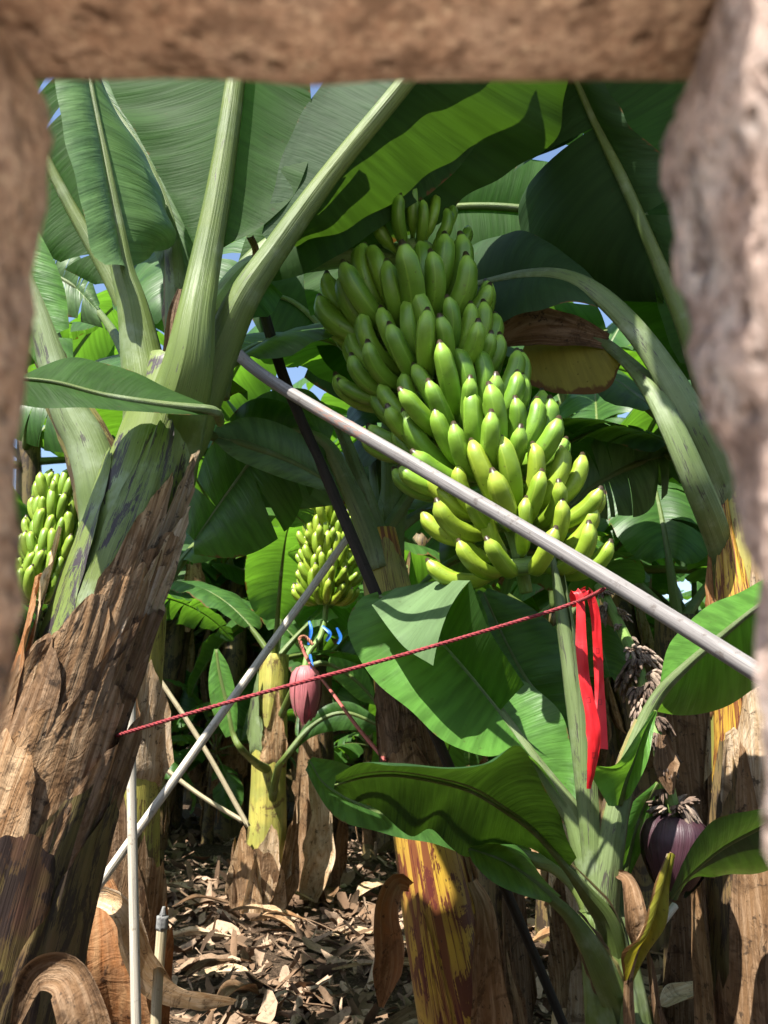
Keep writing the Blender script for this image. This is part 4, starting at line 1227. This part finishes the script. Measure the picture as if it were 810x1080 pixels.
for k_, px_, y_, s_ in ((2, 20, 9.6, 1.75), (1, 110, 10.4, 1.8), (3, 335, 10.5, 1.75), (0, 235, 9.6, 1.45), (2, 640, 6.4, 1.35), (1, 560, 8.0, 1.4), (3, 700, 5.2, 1.15)):
    put(k_, gx(px_, y_), y_, px_ * .7, s_)
for k_ in range(13):
    y_ = 10.8 + (k_ * 2.7) % 5.2
    put((k_ * 3 + 1) % 4, gx(120 + k_ * 26, y_), y_, k_ * 1.9, 1.0 + .12 * (k_ % 3))
for k_, (px_, y_) in enumerate(((165, 8.0), (215, 9.2), (390, 8.4), (415, 9.6), (180, 10.6), (250, 11.5), (360, 11.0), (455, 7.4), (560, 7.0), (680, 6.8), (20, 7.0), (620, 8.6))):
    put((k_ + 2) % 4, gx(px_, y_), y_, k_ * 2.1, .42 + .07 * (k_ % 3), 'small young banana plant low among the shaded trunks of the rows behind', 'young banana plants in the rows behind')
# nearer neighbours whose leaves close the view at both sides
put(2, -3.1, 4.3, 1.0, 1.1, 'banana plant standing close behind the leaning plant, at the left edge', None)
put(1, 2.3, 4.1, 2.2, 1.1, 'tall banana plant close behind the plant at the right edge', None)
for k_, x_, y_, rz_, s_ in ((2, -4.3, 7.2, .3, 1.45), (1, -1.7, 11.4, 2.3, 1.8), (2, 1.0, 6.6, 4.3, 1.5), (3, 2.9, 6.4, 1.3, 1.5), (0, .1, 9.0, 5.3, 1.6), (2, -2.4, 9.6, 3.3, 1.6), (1, 2.4, 9.4, .8, 1.6), (3, -4.6, 5.2, 1.1, 1.35), (0, 4.4, 5.0, 2.0, 1.35),
                              (3, 3.2, 2.2, 2.9, 1.15)):  # last one is out of view, added to block light from the side
    put(k_, x_, y_, rz_, s_)
put(0, .95, 5.3, 4.6, .95, 'banana plant with a dark trunk just behind the yellow trunk in the centre', None)

# the mid plant with a yellow green trunk, and its brown neighbour
def mid_plant(label, px, pyb, Y, px_top, py_top, r, stem, seed, sheaths, leaves):
    b = P(px, pyb, Y); b[2] = -.03
    root = thing('banana_plant', label, 'banana plant', (b[0], b[1], 0))
    t = P(px_top, py_top, Y)
    s = Stem(np.array([b, b * .65 + t * .35 + (.02, 0, 0), b * .3 + t * .7, t]), [r * 1.25, r * 1.05, r, r * .8], 40)
    o = s.build('pseudostem', M[stem], root, 16, .08, seed)
    for i, (a, bb, an, w, mt, lf, fl) in enumerate(sheaths):
        sheath(s, a, bb, an, w, mt, o, lf, fl, seed=seed * 7 + i, n=18, m=16, jag=.35)
    rs = random.Random(seed)
    for (az, el, ln, wd, bend) in leaves:
        param_leaf(root, t - np.array([0, 0, .05]), az, el, ln, wd, (M['leaf_back'], M['petiole']), bend=bend, fold=.35, drp=.4, tears=rs.choice([0, 2, 5]), seed=rs.randrange(999), twist=rs.uniform(-.4, .4))
    return root, s
L_ = [(2.6, .9, 1.5, .25, 1.3), (.5, .9, 1.6, .26, 1.4), (1.4, 1.25, 1.7, .26, 1.0), (4.9, 1.15, 1.4, .25, 1.5), (1.0, .3, 1.2, .24, 1.3)]
m1, _ = mid_plant('banana plant in the middle distance with yellow green trunk and torn sheaths at its foot', 272, 962, 6.0, 290, 690, .115, 'stem_yg', 31,
          [(.0, .34, -.6, 1.0, 'dry', .03, .06), (.0, .36, .3, .9, 'dry_pale', .03, .05), (.0, .40, 1.0, .7, 'dry', .03, .07), (-.05, .28, 0, 1.6, 'dry_dark', .02, .05), (.1, .42, 1.5, .5, 'dry_pale', .02, .06), (.02, .3, -1.3, .7, 'dry_dark', .02, .06), (.55, .85, .4, .8, 'dry', .008, .03), (.6, .9, -.7, .7, 'petiole_pale', .008, .04)], L_)
mid_plant('brown trunked banana plant beside the yellow green one, a pale curled sheath hanging from it', 330, 945, 6.6, 335, 700, .13, 'stem_brown', 32,
          [(.0, .4, -.4, 1.1, 'dry_dark', .01, .03), (.2, .6, .5, 1.0, 'dry_dark', .012, .04), (.3, .75, -.2, 1.1, 'dry', .012, .05), (.0, .5, 1.2, .8, 'dry_dark', .02, .06)], L_[::-1])
hero_leaf(m1, [(246, 775), (240, 745), (232, 712), (228, 685)], [(238, 778), (224, 750), (220, 715), (226, 684)], [(250, 770), (250, 740), (242, 705), (230, 684)], 'leaf_bright', pet=[(288, 815, 6.02), (272, 806, 5.7), (256, 792)], Y=5.2, petw=(6, 5, 3, 2), seed=71)
hero_leaf(m1, [(345, 700), (362, 708), (380, 722), (398, 742)], [(348, 692), (366, 696), (386, 708), (399, 740)], [(344, 708), (360, 722), (378, 738), (397, 744)], 'leaf_bright', pet=[(290, 770, 6.02), (312, 722, 5.6), (330, 702)], Y=5.0, petw=(5, 4, 3, 2), seed=72)
hero_leaf(m1, [(300, 800), (330, 765), (365, 752), (410, 770)], [(298, 806), (328, 778), (364, 770), (409, 774)], [(303, 795), (332, 752), (368, 740), (411, 766)], 'leaf', pet=[(284, 860, 6.02), (292, 815, 5.7)], Y=5.4, petw=(5, 4, 3, 2), seed=73)
dead_strip(PL([(330, 800, 6.4), (338, 850, 6.35), (336, 900, 6.3), (326, 950, 6.3)]), [.04, .09, .12, .09], 'dry_pale', None, 'dry_sheath', curl=1.0, seed=14)
tag(bpy.context.scene.objects[-1] if False else COL.objects[-1], 'pale curled dead sheath hanging beside the brown trunk in the middle distance', 'dead sheath')
# trunk right behind the leaning plant
pl_, sl_ = mid_plant('banana plant with a yellow brown trunk tucked right behind the leaning plant', 112, 1080, 3.1, 150, 640, .105, 'stem_yg', 33,
          [(.0, .5, -.6, 1.2, 'dry_dark', .008, .02), (.15, .58, .7, 1.1, 'dry', .01, .03), (.3, .62, .0, 1.1, 'dry_dark', .012, .03), (.62, .9, .6, .9, 'dry_pale', .012, .05), (.68, .98, -.3, 1., 'dry', .012, .05), (.1, .4, 1.2, .6, 'dry_orange', .02, .04)],
          [(2.6, .5, 1.4, .24, 1.5), (1.9, .9, 1.5, .24, 1.2), (1.2, .9, 1.5, .25, 1.2)])
# trunks seen low at the right
mid_plant('pale dry banana trunk low behind the young plant', 607, 1120, 3.6, 600, 870, .085, 'dry_pale', 35, [(.0, .5, 0, 1.0, 'dry_pale', .01, .02), (.2, .8, -.6, .9, 'dry', .01, .03)], [])
mid_plant('dark dead banana trunk close behind the yellow one', 527, 1120, 3.3, 518, 860, .075, 'stem_brown', 36, [(.0, .6, 0, 1.1, 'dry_dark', .01, .02), (.2, .9, .6, .9, 'dry_dark', .01, .03)], [])
mid_plant('brown banana trunk wrapped in dead leaves behind the purple bud', 735, 1010, 3.7, 715, 650, .12, 'stem_brown', 37, [(.0, .5, -.4, 1.1, 'dry_dark', .01, .04), (.2, .7, .4, 1.0, 'dry', .012, .04), (.4, .9, -.2, 1.1, 'dry_dark', .012, .05), (.5, .95, .7, .8, 'dry_pale', .012, .05)],
          [(2.2, .9, 1.5, .26, 1.3), (3.6, .6, 1.4, .25, 1.5), (.6, .8, 1.5, .25, 1.3), (1.4, 1.2, 1.6, .25, 1.)])

# ================================================================== POLES, STAKES, ROPES
def pole(name, label, cat, pts, r, mat, sag=0., wob=.03, sides=12, group=None):
    mb = MB(); tube(mb, cr(PL(pts), 40), r, sides, wob=wob, seed=pts[0][0] * .1)
    return tag(mb.build(name, M[mat], own_origin=True), label, cat, group)
pole('prop_pole', 'long grey prop pole slanting across in front of the large banana bunch', 'pole', [(222, 338, 2.1), (275, 394, 2.0), (430, 486, 1.82), (620, 598, 1.60), (860, 748, 1.36)], [.0150, .0152, .0155], 'pole_grey')
pole('prop_pole', 'dark wooden prop pole leaning behind the grey pole, down to the right', 'pole', [(270, 300, 2.45), (300, 400, 2.45), (345, 505, 2.45), (398, 630, 2.4), (470, 800, 2.6), (545, 965, 2.95), (640, 1190, 3.1)], [.016, .016, .0155, .015], 'pole_dark', wob=.08)
pole('prop_pole', 'pale thin pole slanting up from the trunk foot towards the small bunch', 'pole', [(20, 1060, 2.33), (75, 975, 2.36), (220, 772, 2.48), (366, 568, 2.63)], [.0118, .0118, .0115], 'pole_white')
pole('stake', 'tall upright pale stake at the lower left, crossed by the slanting pole', 'stake', [(145, 1140, 2.35), (142, 1000, 2.35), (139, 850, 2.35), (138, 735, 2.35)], .0125, 'pole_white')
stake = thing('stake', 'short tan stake with a dark cap at the lower left', 'stake', tuple(P(164, 1120, 3.0)))
mb = MB(); tube(mb, cr(PL([(163, 1150, 2.6), (165, 1060, 2.6), (171, 975, 2.6)]), 20), .0145, 12, wob=.03); mb.build('shaft', M['pole_tan'], stake)
mb = MB(); tube(mb, cr(PL([(170.6, 980, 2.6), (171.6, 966, 2.6)]), 6), .0165, 12); tube(mb, cr(PL([(171.6, 966, 2.6), (173, 956, 2.6)]), 6), [.010, .004], 8); mb.build('cap', M['cap'], stake)
pole('prop_pole', 'thin grey pole leaning in the shade left of the yellow green trunk', 'pole', [(150, 690, 5.2), (210, 780, 5.2), (262, 872, 5.2)], .014, 'pole_tan')
pole('prop_pole', 'thin pale pole lying low across the shade, running down to the right', 'pole', [(160, 800, 5.6), (210, 838, 5.6), (256, 866, 5.6)], .014, 'pole_tan')
pole('stake', 'thin upright tan stake in the shaded litter left of centre', 'stake', [(156, 965, 5.5), (159, 920, 5.5), (162, 880, 5.5)], .02, 'pole_tan')
pole('prop_pole', 'short piece of pale pole at the far left edge behind the leaning trunk', 'pole', [(-30, 770, 3.4), (10, 725, 3.5), (60, 665, 3.6)], .018, 'pole_white')

def rope(name, label, pts, r, mat, pitch=.03, strands=3):
    p = cr(PL(pts), 420)
    T, A, B = frames(p, (0, 0, 1))
    L = arclen(p)
    mb = MB()
    for s in range(strands):
        a = L / pitch * 2 * math.pi + s * 2 * math.pi / strands
        q = p + (A * np.cos(a)[:, None] + B * np.sin(a)[:, None]) * r * .52
        tube(mb, q, r * .56, 6, ref=(0, 0, 1))
    return tag(mb.build(name, M[mat], own_origin=True), label, 'rope')
rope('rope', 'dark red twisted rope stretched from the leaning trunk across the bright leaf', [(84, 786, 2.08), (112, 779, 1.95), (135, 772, 1.83), (250, 738, 1.74), (420, 692, 1.76), (560, 651, 1.80), (605, 636, 1.80), (624, 628, 1.70), (637, 621, 1.62)], .0039, 'rope')
rope('rope', 'faded pinkish cord slanting down from the pink flower bud to the centre trunk', [(317, 676, 4.5), (325, 697, 4.4), (350, 730, 3.85), (378, 768, 3.2), (406, 801, 2.68)], .0065, 'cord', pitch=.05)
rope('twine', 'short tan twine looped at the top of the pinkish cord', [(330, 680, 4.54), (322, 672, 4.54), (316, 674, 4.5), (320, 686, 4.5), (326, 698, 4.4)], .009, 'twine', pitch=.05)

rb = thing('red_ribbon', 'bright red plastic ribbon with small square marks hanging from the rope', 'ribbon', tuple(P(608, 630, 1.8)))
def strip(pts, w, name):
    p = cr(PL(pts), 50)
    T = nz(np.gradient(p, axis=0))
    V, U = [], []
    L = arclen(p)
    W = np.interp(np.linspace(0, 1, 50), np.linspace(0, 1, len(w)), [x * pxm(1.8) for x in w])
    for i in range(50):
        a = .5 * math.sin(L[i] * 9 + len(name))
        side = nz(np.cross(T[i], np.array([math.sin(a) * .8, -math.cos(a), 0])))
        if side[0] < 0: side = -side
        nn = np.cross(side, T[i])
        for j in range(7):
            s = j / 6 * 2 - 1
            V.append(p[i] + side * s * W[i] + nn * W[i] * (.25 * (s * s - .4) + .35 * mnoise.noise(Vector((s * 1.6, L[i] * 26, len(name)))) + .2 * mnoise.noise(Vector((s * 4, L[i] * 60, 3))))); U.append((L[i], j / 6))
    MB().add(V, grid_faces(50, 7), U).build(name, M['ribbon'], rb)
strip([(607, 640, 1.815), (604, 628, 1.80), (607, 623, 1.79), (612, 634, 1.785), (613, 680, 1.78), (617, 720, 1.775), (626, 765, 1.77), (626, 800, 1.77), (621, 832, 1.78)], (3, 4, 5, 6, 5.5, 6, 7.5, 6, 2.5), 'front_tail')
strip([(612, 626, 1.82), (621, 624, 1.84), (628, 650, 1.85), (631, 700, 1.86), (633, 745, 1.85), (634, 790, 1.82)], (4, 5, 5, 5, 6, 7), 'back_tail')

# ================================================================== DEAD LEAVES LYING ABOUT
def dead(label, pts, w, mat, curl, seed, ref=(0, -1, 0), cat='dead leaf', name='dry_leaf'):
    o = dead_strip(PL(pts), [x * pxm(pts[0][2]) for x in w], mat, None, name, curl=curl, seed=seed, ref=ref)
    return tag(o, label, cat)
dead('grey brown dead sheath curled over at the bottom left corner', [(100, 1125, 1.62), (92, 1070, 1.60), (72, 1026, 1.62), (36, 1030, 1.66), (16, 1080, 1.70)], (28, 26, 22, 14, 5), 'dry_dark', .6, 21)
dead('large pale dead leaf draped at the foot of the leaning plant', [(98, 945, 2.5), (118, 946, 2.45), (138, 968, 2.45), (152, 1010, 2.55), (185, 1046, 2.75), (248, 1056, 3.1)], (8, 16, 20, 15, 13, 4), 'dry_pale', .9, 22)
dead('rust brown dead sheath wrapped round the trunk foot behind the slanting pole', [(105, 935, 2.85), (112, 985, 2.8), (120, 1040, 2.8), (130, 1090, 2.85)], (22, 36, 44, 40), 'dry_orange', 1.3, 23)
dead('arched brown dead sheath hanging left of the yellow trunk', [(432, 935, 2.65), (418, 932, 2.6), (408, 960, 2.58), (410, 1010, 2.6), (402, 1062, 2.62)], (6, 12, 17, 18, 3), 'dry_orange', .9, 24)
dead('dead brown leaf hanging down right of the yellow trunk', [(498, 930, 2.6), (510, 960, 2.55), (514, 1020, 2.55), (518, 1100, 2.6)], (6, 16, 22, 22), 'dry', 1.2, 25)
dead('pale dead leaf lying on the litter at the bottom left of centre', [(200, 1036, 4.6), (240, 1030, 4.7), (290, 1045, 4.65), (330, 1062, 4.5)], (8, 18, 20, 10), 'dry_pale', .7, 26, (0, 0, 1))
dead('greenish beige dead leaf lying on the litter right of the middle plant', [(352, 988, 5.4), (370, 982, 5.5), (392, 985, 5.5), (402, 978, 5.5)], (4, 13, 11, 3), 'dry_pale', .5, 27, (0, 0, 1))
dead('broad dead leaf lying at the bottom right below the purple bud', [(700, 1062, 3.2), (730, 1050, 3.3), (770, 1052, 3.3), (800, 1070, 3.2)], (8, 22, 24, 10), 'dry_pale', .7, 28, (0, 0, 1))
dead('dark dead leaf hanging on the young plant below the purple bud', [(650, 920, 2.05), (662, 930, 2.02), (668, 965, 2.), (672, 1005, 2.02)], (4, 11, 14, 4), 'dry_dark', 1.2, 29)
pole('stick', 'pale stick leaning in the litter below the purple bud', 'stick', [(655, 1040, 2.9), (690, 985, 2.95), (712, 955, 3.0)], .012, 'pole_white')
gr = random.Random(40)
for k in range(44):
    Y = gr.uniform(3.6, 7.2); px = gr.uniform(170, 780)
    b = P(px, 950, Y); b[2] = .05 + .03 * gr.random()
    a = gr.uniform(0, 6.28); l = gr.uniform(.12, .30)
    d = np.array([math.cos(a), math.sin(a), 0])
    pts = np.array([b - d * l, b - d * l * .3 + (0, 0, gr.uniform(0, .06)), b + d * l * .4 + (0, 0, gr.uniform(0, .04)), b + d * l])
    o = dead_strip(pts, [.015, gr.uniform(.03, .07), gr.uniform(.03, .08), .012], gr.choice(['dry', 'dry_pale', 'dry', 'dry_dark']), None, 'dry_leaf', curl=gr.uniform(.4, 1.3), seed=50 + k, ref=(0, 0, 1), n=16, m=7)
    tag(o, 'curled dead leaf lying among the litter on the ground', 'dead leaf', 'dead leaves on the ground')

# ================================================================== LIGHT, SKY, CAMERA
sun_dir = Vector((-.344, -.441, .829)).normalized()           # towards the sun: behind the camera's left shoulder, high
elev = math.asin(sun_dir.z)
azim = math.atan2(sun_dir.x, sun_dir.y)                     # clockwise from +Y
sd = bpy.data.lights.new('sun', 'SUN')
sd.energy = 5.0
sd.angle = R(.55)
sd.color = (1, .955, .88)
so = link(bpy.data.objects.new('sun', sd))
so.rotation_euler = (-sun_dir).to_track_quat('-Z', 'Y').to_euler()
so.location = (-3, -5, 9)

W = bpy.data.worlds.new('World')
SC.world = W
W.use_nodes = True
nt = W.node_tree
nt.nodes.clear()
sk = nt.nodes.new('ShaderNodeTexSky'); sk.sky_type = 'NISHITA'; sk.sun_disc = False
sk.sun_elevation = elev; sk.sun_rotation = azim
sk.air_density = 1.0; sk.dust_density = 1.2; sk.ozone_density = 1.0
bg = nt.nodes.new('ShaderNodeBackground'); bg.inputs[1].default_value = .09
wo = nt.nodes.new('ShaderNodeOutputWorld')
nt.links.new(sk.outputs[0], bg.inputs[0]); nt.links.new(bg.outputs[0], wo.inputs[0])

cd = bpy.data.cameras.new('camera')
cam = link(bpy.data.objects.new('camera', cd))
cam.location = CAM
cam.rotation_euler = (math.pi / 2 + PITCH, 0, 0)
cd.sensor_fit = 'VERTICAL'; cd.sensor_height = 24; cd.sensor_width = 18
cd.lens = 24 * F / 1080
cd.clip_start = .01; cd.clip_end = 1500
cd.dof.use_dof = True
cd.dof.focus_distance = 2.35
cd.dof.aperture_fstop = cd.lens / 3.9
SC.camera = cam
SC.render.engine = 'CYCLES'
SC.render.resolution_x, SC.render.resolution_y = 768, 1024
SC.cycles.max_bounces = 8
SC.cycles.diffuse_bounces = 4
SC.cycles.transmission_bounces = 6
SC.view_settings.view_transform = 'Standard'
SC.view_settings.look = 'None'
SC.view_settings.exposure = 1.55
SC.view_settings.gamma = 1.0
